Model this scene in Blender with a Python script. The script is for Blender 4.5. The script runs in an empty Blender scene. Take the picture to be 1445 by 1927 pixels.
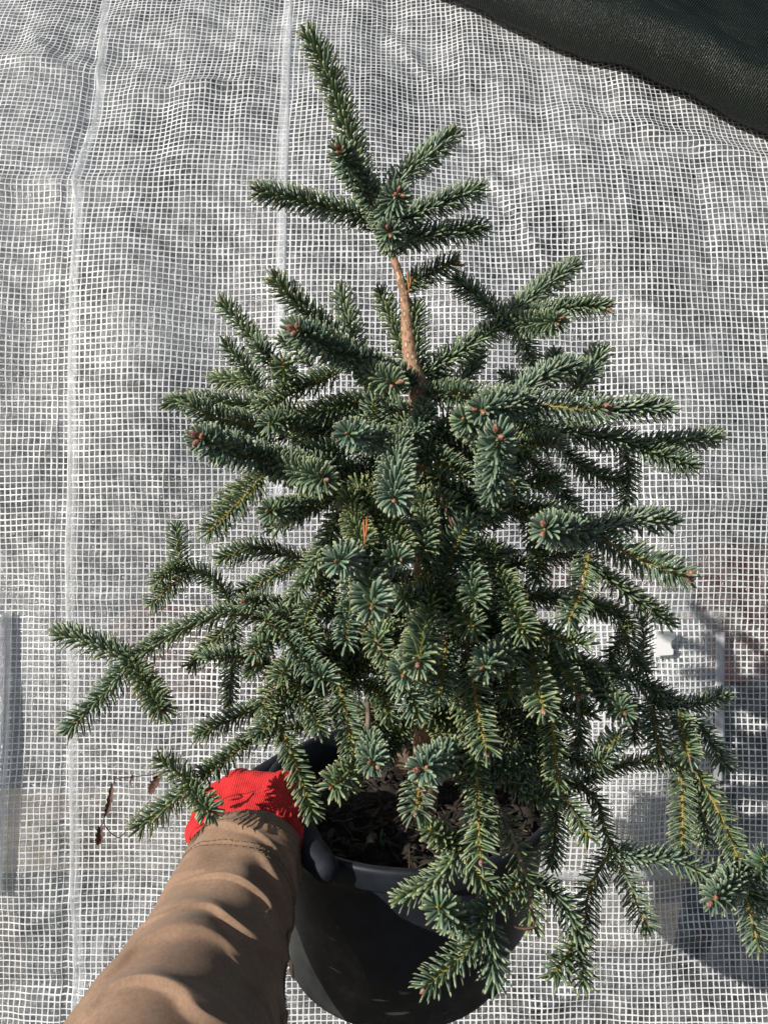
import bpy, bmesh, math, random
import numpy as np
from mathutils import Vector, Matrix

random.seed(7)
rng = np.random.default_rng(11)
R = math.radians
scene = bpy.context.scene
COL = scene.collection

# ------------------------------------------------------------------ camera
PITCH = R(8.0)
CAM = Vector((0.0, 0.0, 1.35))
FPX = 1391.0                                   # focal length in pixels of the 1445 x 1927 photograph
cam_data = bpy.data.cameras.new("camera")
cam_data.sensor_fit = 'AUTO'
cam_data.sensor_width = 36.0
cam_data.lens = 36.0 * FPX / 1927.0
cam_data.clip_start = 0.02
cam_data.clip_end = 500.0
cam = bpy.data.objects.new("camera", cam_data)
cam.location = CAM
cam.rotation_euler = (math.pi / 2 - PITCH, 0, 0)
COL.objects.link(cam)
scene.camera = cam
FWD = Vector((0, math.cos(PITCH), -math.sin(PITCH)))
UP = Vector((0, math.sin(PITCH), math.cos(PITCH)))


def W(px, py, y):
    """point of the place at horizontal distance y from the viewer, along the line of sight through (px, py)"""
    d = Vector((1, 0, 0)) * ((px - 722.5) / FPX) + FWD - UP * ((py - 963.5) / FPX)
    return CAM + d * (y / d.y)


# ------------------------------------------------------------------ sky, sun, exposure
SUN_EL = R(27.0)
SUN_TOWARD = R(37.0)                            # how far the sun stands to the viewer's side of due left
S = Vector((-math.cos(SUN_EL) * math.cos(SUN_TOWARD), -math.cos(SUN_EL) * math.sin(SUN_TOWARD), math.sin(SUN_EL)))
world = bpy.data.worlds.new("World")
scene.world = world
world.use_nodes = True
wn = world.node_tree
wn.nodes.clear()
wo = wn.nodes.new('ShaderNodeOutputWorld')
wb = wn.nodes.new('ShaderNodeBackground')
ws = wn.nodes.new('ShaderNodeTexSky')
ws.sky_type = 'NISHITA'
ws.sun_disc = False
ws.sun_elevation = SUN_EL
ws.sun_rotation = math.atan2(S.x, S.y)
wb.inputs['Strength'].default_value = 0.068
wn.links.new(ws.outputs[0], wb.inputs[0])
wn.links.new(wb.outputs[0], wo.inputs[0])
sun_data = bpy.data.lights.new("sun", 'SUN')
sun_data.energy = 5.0
sun_data.angle = R(0.5)
sun_data.color = (1.0, 0.945, 0.87)
sun = bpy.data.objects.new("sun", sun_data)
sun.rotation_euler = S.to_track_quat('Z', 'Y').to_euler()
sun.location = (-3, -2, 4)
COL.objects.link(sun)
scene.view_settings.view_transform = 'Standard'
scene.view_settings.look = 'None'
scene.view_settings.exposure = 0.22
scene.view_settings.gamma = 1.0
scene.cycles.use_denoising = True
scene.cycles.max_bounces = 8
scene.cycles.transparent_max_bounces = 12


# ------------------------------------------------------------------ helpers
def tag(o, label=None, cat=None, group=None, kind=None):
    if label: o['label'] = label
    if cat: o['category'] = cat
    if group: o['group'] = group
    if kind: o['kind'] = kind
    return o


def empty(name, loc):
    o = bpy.data.objects.new(name, None)
    o.empty_display_size = 0.03
    o.location = loc
    COL.objects.link(o)
    return o


def link(name, mesh, parent=None):
    o = bpy.data.objects.new(name, mesh)
    COL.objects.link(o)
    if parent is not None:
        o.parent = parent
        loc = Vector((0, 0, 0))
        p = parent
        while p is not None:
            loc += p.location
            p = p.parent
        o.location = -loc                       # the meshes are written in world coordinates
    return o


def mesh_np(name, verts, faces_flat, sizes, mats, smooth=True, attr=None, mat_idx=None):
    """mesh from numpy arrays; faces_flat: vertex ids, sizes: loop count of each face"""
    me = bpy.data.meshes.new(name)
    nv = len(verts)
    me.vertices.add(nv)
    me.vertices.foreach_set('co', np.ascontiguousarray(verts, dtype=np.float32).ravel())
    me.loops.add(len(faces_flat))
    me.loops.foreach_set('vertex_index', np.ascontiguousarray(faces_flat, dtype=np.int32))
    nf = len(sizes)
    me.polygons.add(nf)
    starts = np.zeros(nf, dtype=np.int32)
    starts[1:] = np.cumsum(sizes)[:-1]
    me.polygons.foreach_set('loop_start', starts)
    me.polygons.foreach_set('loop_total', np.ascontiguousarray(sizes, dtype=np.int32))
    if mat_idx is not None:
        me.polygons.foreach_set('material_index', np.ascontiguousarray(mat_idx, dtype=np.int32))
    for m in (mats if isinstance(mats, (list, tuple)) else [mats]):
        me.materials.append(m)
    me.update(calc_edges=True)
    me.polygons.foreach_set('use_smooth', np.full(nf, smooth, dtype=bool))
    if attr is not None:
        for nm, arr in attr.items():
            a = me.color_attributes.new(nm, 'FLOAT_COLOR', 'POINT')
            a.data.foreach_set('color', np.ascontiguousarray(arr, dtype=np.float32).ravel())
    return me


def grid_mesh(name, P, mats, closed_u=False, smooth=True, attr=None):
    """P: (n, m, 3) array of points -> quad sheet; closed_u joins the last column to the first"""
    n, m = P.shape[:2]
    idx = np.arange(n * m).reshape(n, m)
    if closed_u:
        a = idx[:-1, :]; b = np.roll(idx, -1, 1)[:-1, :]; c = np.roll(idx, -1, 1)[1:, :]; d = idx[1:, :]
    else:
        a = idx[:-1, :-1]; b = idx[:-1, 1:]; c = idx[1:, 1:]; d = idx[1:, :-1]
    q = np.stack([a, b, c, d], -1).reshape(-1, 4)
    return mesh_np(name, P.reshape(-1, 3), q.ravel(), np.full(len(q), 4), mats, smooth, attr)


def join_np(parts):
    vs, fs, sz, off = [], [], [], 0
    for v, f, s in parts:
        vs.append(v); fs.append(np.asarray(f) + off); sz.append(s); off += len(v)
    return np.concatenate(vs), np.concatenate(fs), np.concatenate(sz)


def catmull(pts, n):
    pts = np.array([list(p) for p in pts], dtype=float)
    if len(pts) == 2:
        t = np.linspace(0, 1, n)[:, None]
        return pts[0] * (1 - t) + pts[1] * t
    P = np.vstack([2 * pts[0] - pts[1], pts, 2 * pts[-1] - pts[-2]])
    seg = np.linalg.norm(np.diff(pts, axis=0), axis=1)
    cum = np.concatenate([[0], np.cumsum(seg)])
    out = []
    for s in np.linspace(0, cum[-1], n):
        i = min(np.searchsorted(cum, s, side='right') - 1, len(seg) - 1)
        t = (s - cum[i]) / max(seg[i], 1e-9)
        p0, p1, p2, p3 = P[i], P[i + 1], P[i + 2], P[i + 3]
        out.append(0.5 * ((2 * p1) + (-p0 + p2) * t + (2 * p0 - 5 * p1 + 4 * p2 - p3) * t * t + (-p0 + 3 * p1 - 3 * p2 + p3) * t ** 3))
    return np.array(out)


def norm(a):
    return a / np.maximum(np.linalg.norm(a, axis=-1, keepdims=True), 1e-9)


def frames(path):
    T = norm(np.gradient(path, axis=0))
    N = np.zeros_like(T)
    ref = np.array([0.0, 0.0, 1.0]) if abs(T[0][2]) < 0.9 else np.array([1.0, 0.0, 0.0])
    n = ref - T[0] * np.dot(ref, T[0])
    for i in range(len(T)):
        n = n - T[i] * np.dot(n, T[i])
        n = n / np.linalg.norm(n)
        N[i] = n
    return T, N, np.cross(T, N)


def tube(path, rad, k=6, wob=0.0):
    T, N, B = frames(path)
    rad = np.broadcast_to(np.asarray(rad, dtype=float), (len(path),))
    a = np.linspace(0, 2 * math.pi, k, endpoint=False)
    rr = rad[:, None] * (1 + wob * rng.uniform(-1, 1, (len(path), k)))
    V = path[:, None, :] + rr[..., None] * (np.cos(a)[None, :, None] * N[:, None, :] + np.sin(a)[None, :, None] * B[:, None, :])
    n = len(path)
    idx = np.arange(n * k).reshape(n, k)
    q = np.stack([idx[:-1], np.roll(idx, -1, 1)[:-1], np.roll(idx, -1, 1)[1:], idx[1:]], -1).reshape(-1, 4)
    verts = V.reshape(-1, 3)
    faces = q.ravel()
    sizes = np.full(len(q), 4)
    faces = np.concatenate([faces, idx[0][::-1], idx[-1]])
    sizes = np.concatenate([sizes, [k, k]])
    return verts, faces, sizes


class Noise:
    """smooth noise made of a few sine waves, for numpy arrays"""
    def __init__(self, seed, fmin, fmax, n=14, stretch=(1, 1)):
        r = np.random.default_rng(seed)
        ang = r.uniform(0, 2 * math.pi, n)
        f = r.uniform(fmin, fmax, n) * 2 * math.pi
        self.k = np.stack([np.cos(ang) * f * stretch[0], np.sin(ang) * f * stretch[1]], 1)
        self.p = r.uniform(0, 2 * math.pi, n)
        self.n = n
    def __call__(self, u, v):
        s = 0
        for (a, b), p in zip(self.k, self.p):
            s = s + np.sin(a * u + b * v + p)
        return s / math.sqrt(self.n / 2)


# ------------------------------------------------------------------ materials
def new_mat(name):
    m = bpy.data.materials.new(name)
    m.use_nodes = True
    nt = m.node_tree
    b = nt.nodes['Principled BSDF']
    return m, nt, b


def nd(nt, t, **kw):
    n = nt.nodes.new(t)
    for k, v in kw.items():
        setattr(n, k, v)
    return n


def noise_node(nt, scale, detail=4, rough=0.6, vec=None):
    n = nd(nt, 'ShaderNodeTexNoise')
    n.inputs['Scale'].default_value = scale
    n.inputs['Detail'].default_value = detail
    n.inputs['Roughness'].default_value = rough
    if vec is not None:
        nt.links.new(vec, n.inputs['Vector'])
    return n


def ramp(nt, fac, stops):
    r = nd(nt, 'ShaderNodeValToRGB')
    e = r.color_ramp.elements
    while len(e) < len(stops):
        e.new(0.5)
    for i, (p, c) in enumerate(stops):
        e[i].position = p
        e[i].color = (*c, 1) if len(c) == 3 else c
    nt.links.new(fac, r.inputs[0])
    return r


def mixc(nt, fac, a, b, mode='MIX'):
    n = nd(nt, 'ShaderNodeMix', data_type='RGBA', blend_type=mode)
    for sock, val in ((n.inputs[0], fac), (n.inputs[6], a), (n.inputs[7], b)):
        if isinstance(val, bpy.types.NodeSocket):
            nt.links.new(val, sock)
        elif isinstance(val, (int, float)):
            sock.default_value = val
        else:
            sock.default_value = (*val, 1)
    return n.outputs[2]


def bump(nt, height, strength, dist, b):
    n = nd(nt, 'ShaderNodeBump')
    n.inputs['Strength'].default_value = strength
    n.inputs['Distance'].default_value = dist
    nt.links.new(height, n.inputs['Height'])
    nt.links.new(n.outputs[0], b.inputs['Normal'])
    return n


def objco(nt):
    return nd(nt, 'ShaderNodeTexCoord').outputs['Object']


# needles: attribute "needle" = (place along the needle, random per needle, tone of the shoot)
M_NEEDLE, nt, b = new_mat("fir_needle")
at = nd(nt, 'ShaderNodeAttribute', attribute_name='needle')
sep = nd(nt, 'ShaderNodeSeparateColor')
nt.links.new(at.outputs['Color'], sep.inputs[0])
blue = ramp(nt, sep.outputs[0], [(0.0, (0.26, 0.27, 0.06)), (0.12, (0.095, 0.145, 0.080)), (0.55, (0.084, 0.138, 0.106)), (1.0, (0.240, 0.280, 0.190))])
green = ramp(nt, sep.outputs[0], [(0.0, (0.30, 0.28, 0.05)), (0.14, (0.110, 0.140, 0.038)), (0.55, (0.075, 0.118, 0.050)), (1.0, (0.270, 0.260, 0.105))])
c1 = mixc(nt, sep.outputs[2], green.outputs[0], blue.outputs[0])
dk = ramp(nt, sep.outputs[1], [(0.0, (0.66, 0.70, 0.72)), (0.5, (1.08, 1.14, 1.14)), (1.0, (1.65, 1.66, 1.56))])
c2 = mixc(nt, 1.0, c1, dk.outputs[0], 'MULTIPLY')
nt.links.new(c2, b.inputs['Base Color'])
b.inputs['Roughness'].default_value = 0.42
b.inputs['Specular IOR Level'].default_value = 0.5

M_TWIG, nt, b = new_mat("twig_bark")
n = noise_node(nt, 260, 3, 0.6, objco(nt))
r = ramp(nt, n.outputs[0], [(0.3, (0.14, 0.085, 0.028)), (0.6, (0.30, 0.21, 0.06)), (0.8, (0.36, 0.26, 0.12))])
nt.links.new(r.outputs[0], b.inputs['Base Color'])
b.inputs['Roughness'].default_value = 0.7
bump(nt, n.outputs[0], 0.6, 0.0008, b)

M_WOOD, nt, b = new_mat("woody_bark")
n = noise_node(nt, 130, 5, 0.65, objco(nt))
r = ramp(nt, n.outputs[0], [(0.3, (0.10, 0.075, 0.055)), (0.55, (0.26, 0.20, 0.15)), (0.75, (0.38, 0.32, 0.26))])
nt.links.new(r.outputs[0], b.inputs['Base Color'])
b.inputs['Roughness'].default_value = 0.85
bump(nt, n.outputs[0], 0.8, 0.0015, b)

M_TRUNK, nt, b = new_mat("trunk_bark")
oc = objco(nt)
mp = nd(nt, 'ShaderNodeMapping')
mp.inputs['Scale'].default_value = (1, 1, 0.55)
nt.links.new(oc, mp.inputs[0])
v = nd(nt, 'ShaderNodeTexVoronoi')
v.inputs['Scale'].default_value = 260
nt.links.new(mp.outputs[0], v.inputs['Vector'])
n = noise_node(nt, 60, 4, 0.6, oc)
r = ramp(nt, v.outputs[0], [(0.0, (0.66, 0.50, 0.38)), (0.26, (0.58, 0.38, 0.26)), (0.36, (0.11, 0.06, 0.035)), (0.62, (0.42, 0.24, 0.15))])
cc = mixc(nt, ramp(nt, n.outputs[0], [(0.45, (0, 0, 0)), (0.7, (0.8, 0.8, 0.8))]).outputs[0], r.outputs[0], (0.22, 0.13, 0.07))
nt.links.new(cc, b.inputs['Base Color'])
b.inputs['Roughness'].default_value = 0.75
bump(nt, v.outputs[0], -1.0, 0.003, b)

M_BUD, nt, b = new_mat("resin_bud")
n = noise_node(nt, 650, 3, 0.5, objco(nt))
r = ramp(nt, n.outputs[0], [(0.36, (0.085, 0.030, 0.022)), (0.5, (0.27, 0.110, 0.075)), (0.68, (0.46, 0.27, 0.20))])
nt.links.new(r.outputs[0], b.inputs['Base Color'])
b.inputs['Roughness'].default_value = 0.5
bump(nt, n.outputs[0], 0.7, 0.0012, b)

M_DEAD, nt, b = new_mat("dead_needle")
b.inputs['Base Color'].default_value = (0.42, 0.13, 0.04, 1)
b.inputs['Roughness'].default_value = 0.6

M_DRYLEAF, nt, b = new_mat("dried_leaf")
n = noise_node(nt, 180, 3, 0.5, objco(nt))
r = ramp(nt, n.outputs[0], [(0.3, (0.045, 0.020, 0.014)), (0.7, (0.13, 0.06, 0.04))])
nt.links.new(r.outputs[0], b.inputs['Base Color'])
b.inputs['Roughness'].default_value = 0.7

# pot
M_POT, nt, b = new_mat("black_pot_plastic")
oc = objco(nt)
n = noise_node(nt, 16, 8, 0.78, oc)
n2 = noise_node(nt, 240, 3, 0.6, oc)
r = ramp(nt, n.outputs[0], [(0.36, (0.010, 0.011, 0.012)), (0.54, (0.024, 0.026, 0.026)), (0.70, (0.060, 0.062, 0.059)), (0.85, (0.12, 0.118, 0.110))])
mp = nd(nt, 'ShaderNodeMapping')
mp.inputs['Scale'].default_value = (30, 30, 140)
mp.inputs['Rotation'].default_value = (0.3, 0.2, 0)
nt.links.new(oc, mp.inputs[0])
n3 = noise_node(nt, 1.0, 2, 0.5, mp.outputs[0])
sc_ = ramp(nt, n3.outputs[0], [(0.66, (0, 0, 0)), (0.72, (1, 1, 1))])
n4 = noise_node(nt, 14, 2, 0.5, oc)
sc2 = ramp(nt, n4.outputs[0], [(0.5, (0, 0, 0)), (0.62, (0.8, 0.8, 0.8))])
scm = mixc(nt, 1.0, sc_.outputs[0], sc2.outputs[0], 'MULTIPLY')
cc = mixc(nt, scm, r.outputs[0], (0.30, 0.29, 0.27))
nt.links.new(cc, b.inputs['Base Color'])
b.inputs['Roughness'].default_value = 0.48
b.inputs['Specular IOR Level'].default_value = 0.3
bump(nt, n2.outputs[0], 0.12, 0.001, b)

M_RIM, nt, b = new_mat("black_rim_plastic")
n = noise_node(nt, 40, 5, 0.7, objco(nt))
r = ramp(nt, n.outputs[0], [(0.3, (0.006, 0.008, 0.012)), (0.7, (0.018, 0.022, 0.030))])
nt.links.new(r.outputs[0], b.inputs['Base Color'])
b.inputs['Roughness'].default_value = 0.5
b.inputs['Specular IOR Level'].default_value = 0.3

M_SOIL, nt, b = new_mat("potting_soil")
n = noise_node(nt, 90, 8, 0.75, objco(nt))
r = ramp(nt, n.outputs[0], [(0.3, (0.010, 0.008, 0.006)), (0.6, (0.035, 0.026, 0.018)), (0.8, (0.09, 0.065, 0.045))])
nt.links.new(r.outputs[0], b.inputs['Base Color'])
b.inputs['Roughness'].default_value = 0.95
bump(nt, n.outputs[0], 1.0, 0.006, b)

M_CHIP, nt, b = new_mat("bark_chip")
n = noise_node(nt, 120, 4, 0.6, objco(nt))
r = ramp(nt, n.outputs[0], [(0.3, (0.07, 0.045, 0.03)), (0.7, (0.24, 0.17, 0.115))])
nt.links.new(r.outputs[0], b.inputs['Base Color'])
b.inputs['Roughness'].default_value = 0.85
bump(nt, n.outputs[0], 0.6, 0.002, b)

M_MULCH, nt, b = new_mat("dark_mulch")
n = noise_node(nt, 120, 4, 0.6, objco(nt))
r = ramp(nt, n.outputs[0], [(0.3, (0.010, 0.007, 0.005)), (0.7, (0.055, 0.038, 0.027))])
nt.links.new(r.outputs[0], b.inputs['Base Color'])
b.inputs['Roughness'].default_value = 0.9

M_WEED, nt, b = new_mat("weed_leaf")
b.inputs['Base Color'].default_value = (0.02, 0.06, 0.03, 1)
b.inputs['Roughness'].default_value = 0.5

# tarpaulin film: clear greenish-grey plastic sheet that scatters a little
def film_mat(name, haze, tint=(0.86, 0.89, 0.92)):
    m, nt, b = new_mat(name)
    out = nt.nodes['Material Output']
    oc = objco(nt)
    b.inputs['Base Color'].default_value = (0.74, 0.76, 0.78, 1)
    b.inputs['Roughness'].default_value = 0.26
    b.inputs['Specular IOR Level'].default_value = 0.6
    n1 = noise_node(nt, 330, 2, 0.5, oc)
    n2 = noise_node(nt, 45, 3, 0.6, oc)
    ad = nd(nt, 'ShaderNodeMath', operation='ADD')
    nt.links.new(n1.outputs[0], ad.inputs[0]); nt.links.new(n2.outputs[0], ad.inputs[1])
    bump(nt, ad.outputs[0], 0.75, 0.0022, b)
    tr = nd(nt, 'ShaderNodeBsdfTransparent')
    tr.inputs[0].default_value = (*tint, 1)
    tl = nd(nt, 'ShaderNodeBsdfTranslucent')
    tl.inputs[0].default_value = (0.75, 0.77, 0.78, 1)
    mx0 = nd(nt, 'ShaderNodeMixShader')
    mx0.inputs[0].default_value = 0.3
    nt.links.new(b.outputs[0], mx0.inputs[1]); nt.links.new(tl.outputs[0], mx0.inputs[2])
    n3 = noise_node(nt, 55, 4, 0.75, oc)
    n4 = noise_node(nt, 4.5, 4, 0.65, oc)
    a2 = nd(nt, 'ShaderNodeMath', operation='MULTIPLY')
    nt.links.new(n3.outputs[0], a2.inputs[0]); nt.links.new(n4.outputs[0], a2.inputs[1])
    mr = nd(nt, 'ShaderNodeMapRange')
    mr.inputs['From Min'].default_value = 0.14
    mr.inputs['From Max'].default_value = 0.36
    mr.inputs['To Min'].default_value = haze[0]
    mr.inputs['To Max'].default_value = haze[1]
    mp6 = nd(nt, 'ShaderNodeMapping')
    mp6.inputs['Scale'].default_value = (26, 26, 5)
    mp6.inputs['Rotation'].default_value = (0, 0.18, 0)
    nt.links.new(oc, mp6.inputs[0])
    n6 = noise_node(nt, 1.0, 5, 0.7, mp6.outputs[0])  # stretched noise: bright highlight streaks painted into the film as milky haze
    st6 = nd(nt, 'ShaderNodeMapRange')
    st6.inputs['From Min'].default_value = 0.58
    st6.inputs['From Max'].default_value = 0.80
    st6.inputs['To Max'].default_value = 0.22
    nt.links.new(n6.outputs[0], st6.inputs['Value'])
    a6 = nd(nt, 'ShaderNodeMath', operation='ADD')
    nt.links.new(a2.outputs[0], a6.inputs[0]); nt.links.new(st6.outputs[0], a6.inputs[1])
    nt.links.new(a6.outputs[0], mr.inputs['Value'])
    mr.clamp = False
    mx = nd(nt, 'ShaderNodeMixShader')
    nt.links.new(mr.outputs[0], mx.inputs[0])
    nt.links.new(tr.outputs[0], mx.inputs[1]); nt.links.new(mx0.outputs[0], mx.inputs[2])
    gl = nd(nt, 'ShaderNodeBsdfGlossy')
    gl.inputs['Roughness'].default_value = 0.16
    bp = nd(nt, 'ShaderNodeBump')
    bp.inputs['Strength'].default_value = 1.0
    bp.inputs['Distance'].default_value = 0.006
    n5 = noise_node(nt, 210, 2, 0.5, oc)
    nt.links.new(n5.outputs[0], bp.inputs['Height'])
    nt.links.new(bp.outputs[0], gl.inputs['Normal'])
    mx2 = nd(nt, 'ShaderNodeMixShader')
    mx2.inputs[0].default_value = 0.055
    nt.links.new(mx.outputs[0], mx2.inputs[1]); nt.links.new(gl.outputs[0], mx2.inputs[2])
    nt.links.new(mx2.outputs[0], out.inputs['Surface'])
    return m

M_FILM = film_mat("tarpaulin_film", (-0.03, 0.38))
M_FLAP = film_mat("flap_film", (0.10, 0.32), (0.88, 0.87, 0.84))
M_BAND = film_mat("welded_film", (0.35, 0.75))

M_THREAD, nt, b = new_mat("mesh_thread")
n = noise_node(nt, 25, 4, 0.7, objco(nt))
r = ramp(nt, n.outputs[0], [(0.30, (0.54, 0.56, 0.59)), (0.65, (0.74, 0.76, 0.78))])
nt.links.new(r.outputs[0], b.inputs['Base Color'])
b.inputs['Roughness'].default_value = 0.4
M_TAPE, nt, b = new_mat("seam_tape")
n = noise_node(nt, 60, 4, 0.6, objco(nt))
r = ramp(nt, n.outputs[0], [(0.3, (0.50, 0.51, 0.53)), (0.7, (0.70, 0.71, 0.72))])
nt.links.new(r.outputs[0], b.inputs['Base Color'])
b.inputs['Roughness'].default_value = 0.45
bump(nt, n.outputs[0], 0.3, 0.002, b)
M_CLIP, nt, b = new_mat("white_clip_plastic")
b.inputs['Base Color'].default_value = (0.82, 0.83, 0.82, 1)
b.inputs['Roughness'].default_value = 0.45

# shade cloth
M_SHADE, nt, b = new_mat("black_shade_cloth")
tc = nd(nt, 'ShaderNodeTexCoord')
uvm = nd(nt, 'ShaderNodeAttribute', attribute_name='cloth')
mp = nd(nt, 'ShaderNodeMapping')
mp.inputs['Scale'].default_value = (420, 170, 1)
nt.links.new(uvm.outputs['Vector'], mp.inputs[0])
n = noise_node(nt, 1.0, 2, 0.5, mp.outputs[0])
wv = nd(nt, 'ShaderNodeTexWave', wave_type='BANDS', bands_direction='X')
wv.inputs['Scale'].default_value = 75
wv.inputs['Distortion'].default_value = 1.5
wv.inputs['Detail'].default_value = 2
nt.links.new(uvm.outputs['Vector'], wv.inputs[0])
ad = nd(nt, 'ShaderNodeMath', operation='ADD')
nt.links.new(n.outputs[0], ad.inputs[0]); nt.links.new(wv.outputs[1], ad.inputs[1])
r = ramp(nt, n.outputs[0], [(0.35, (0.003, 0.005, 0.004)), (0.7, (0.014, 0.022, 0.016))])
nt.links.new(r.outputs[0], b.inputs['Base Color'])
rr2 = ramp(nt, n.outputs[0], [(0.38, (0.55, 0.55, 0.55)), (0.64, (0.24, 0.24, 0.24))])
nt.links.new(rr2.outputs[0], b.inputs['Roughness'])
b.inputs['Specular IOR Level'].default_value = 0.42
bump(nt, ad.outputs[0], 1.0, 0.0028, b)

# person
M_SLEEVE, nt, b = new_mat("brown_cotton")
oc = objco(nt)
n = noise_node(nt, 35, 5, 0.65, oc)
n2 = noise_node(nt, 420, 3, 0.7, oc)
r = ramp(nt, n.outputs[0], [(0.3, (0.205, 0.125, 0.078)), (0.7, (0.300, 0.190, 0.122))])
cc = mixc(nt, 0.5, r.outputs[0], n2.outputs[0], 'SOFT_LIGHT')
nt.links.new(cc, b.inputs['Base Color'])
b.inputs['Roughness'].default_value = 0.9
b.inputs['Sheen Weight'].default_value = 0.1
ad = nd(nt, 'ShaderNodeMath', operation='MULTIPLY_ADD')
nt.links.new(n2.outputs[0], ad.inputs[0]); ad.inputs[1].default_value = 0.25
nt.links.new(n.outputs[0], ad.inputs[2])
bump(nt, ad.outputs[0], 0.3, 0.0010, b)

M_STITCH, nt, b = new_mat("stitch_thread")
b.inputs['Base Color'].default_value = (0.20, 0.13, 0.075, 1)
b.inputs['Roughness'].default_value = 0.8

M_RED, nt, b = new_mat("red_knit")
uvm = nd(nt, 'ShaderNodeAttribute', attribute_name='knit')
mp = nd(nt, 'ShaderNodeMapping')
nt.links.new(uvm.outputs['Vector'], mp.inputs[0])
wv = nd(nt, 'ShaderNodeTexWave', wave_type='BANDS', bands_direction='X')
wv.inputs['Scale'].default_value = 205
wv.inputs['Distortion'].default_value = 0.6
nt.links.new(mp.outputs[0], wv.inputs[0])
wv2 = nd(nt, 'ShaderNodeTexWave', wave_type='BANDS', bands_direction='Y')
wv2.inputs['Scale'].default_value = 250
wv2.inputs['Distortion'].default_value = 0.8
nt.links.new(mp.outputs[0], wv2.inputs[0])
ad = nd(nt, 'ShaderNodeMath', operation='MULTIPLY_ADD')
nt.links.new(wv2.outputs[1], ad.inputs[0]); ad.inputs[1].default_value = 0.6
nt.links.new(wv.outputs[1], ad.inputs[2])
r = ramp(nt, ad.outputs[0], [(0.1, (0.56, 0.008, 0.012)), (0.9, (0.80, 0.022, 0.024))])
ng = noise_node(nt, 70, 5, 0.7, objco(nt))
rg = ramp(nt, ng.outputs[0], [(0.35, (0.62, 0.58, 0.56)), (0.6, (1, 1, 1))])
nt.links.new(mixc(nt, 1.0, r.outputs[0], rg.outputs[0], 'MULTIPLY'), b.inputs['Base Color'])
b.inputs['Roughness'].default_value = 0.75
bump(nt, ad.outputs[0], 0.6, 0.0009, b)

M_COAT, nt, b = new_mat("grey_latex_coating")
n = noise_node(nt, 300, 4, 0.6, objco(nt))
b.inputs['Base Color'].default_value = (0.010, 0.012, 0.018, 1)
b.inputs['Roughness'].default_value = 0.7
b.inputs['Specular IOR Level'].default_value = 0.3
bump(nt, n.outputs[0], 0.4, 0.001, b)

M_SKIN, nt, b = new_mat("skin")
b.inputs['Base Color'].default_value = (0.45, 0.24, 0.16, 1)
b.inputs['Roughness'].default_value = 0.5

# behind the tarpaulin
def plain(name, c0, c1, scale=8, rough=0.9):
    m, nt, b = new_mat(name)
    n = noise_node(nt, scale, 5, 0.65, objco(nt))
    r = ramp(nt, n.outputs[0], [(0.3, c0), (0.7, c1)])
    nt.links.new(r.outputs[0], b.inputs['Base Color'])
    b.inputs['Roughness'].default_value = rough
    return m

M_GROUND = plain("bare_earth", (0.05, 0.045, 0.038), (0.12, 0.105, 0.09), 3)
M_BACK = plain("grey_backdrop", (0.012, 0.014, 0.017), (0.060, 0.066, 0.074), 6)
M_TERRA = plain("terracotta", (0.06, 0.020, 0.014), (0.15, 0.045, 0.030), 9)
M_BEIGE = plain("beige_board", (0.15, 0.13, 0.095), (0.26, 0.22, 0.17), 10)
M_GREEN = plain("green_plastic", (0.02, 0.10, 0.05), (0.04, 0.16, 0.08), 10, 0.5)

# ------------------------------------------------------------------ the tarpaulin surface
PROF = [(2500, 1.215), (2100, 1.235), (1927, 1.245), (1500, 1.262), (1000, 1.272), (650, 1.280), (480, 1.298), (330, 1.335), (180, 1.400), (40, 1.490), (-60, 1.590), (-130, 1.72), (-170, 1.95), (-190, 2.4)]
_py = []
for py, D in PROF:
    d = FWD - UP * ((py - 963.5) / FPX)
    p = CAM + d * D
    _py.append((0, p.y, p.z))
_curve = catmull(_py, 600)
_len = np.concatenate([[0], np.cumsum(np.linalg.norm(np.diff(_curve, axis=0), axis=1))])
V_MAX = _len[-1]
_tan = norm(np.gradient(_curve, axis=0))
_nrm = np.stack([np.zeros(len(_tan)), -_tan[:, 2], _tan[:, 1]], 1)      # towards the viewer


def v_of_py(py):
    """arc length on the tarpaulin at photo height py (middle of the frame)"""
    best = []
    for p in _curve:
        q = Vector(p) - CAM
        best.append(963.5 - FPX * q.dot(UP) / q.dot(FWD))
    return float(np.interp(-py, -np.array(best), _len))


def u_of(px, py):
    D = float(np.interp(-py, [-a for a, _ in PROF], [b_ for _, b_ in PROF]))
    return (px - 722.5) / FPX * D


N1 = Noise(3, 1.0, 3.2, 12, (1.3, 0.8))
N2 = Noise(5, 3.5, 8.0, 16, (1.3, 0.7))
N3 = Noise(9, 9.0, 20.0, 18, (1.2, 0.8))
VT = v_of_py(420)
VA, VB, VC = v_of_py(135), v_of_py(320), v_of_py(700)


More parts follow.
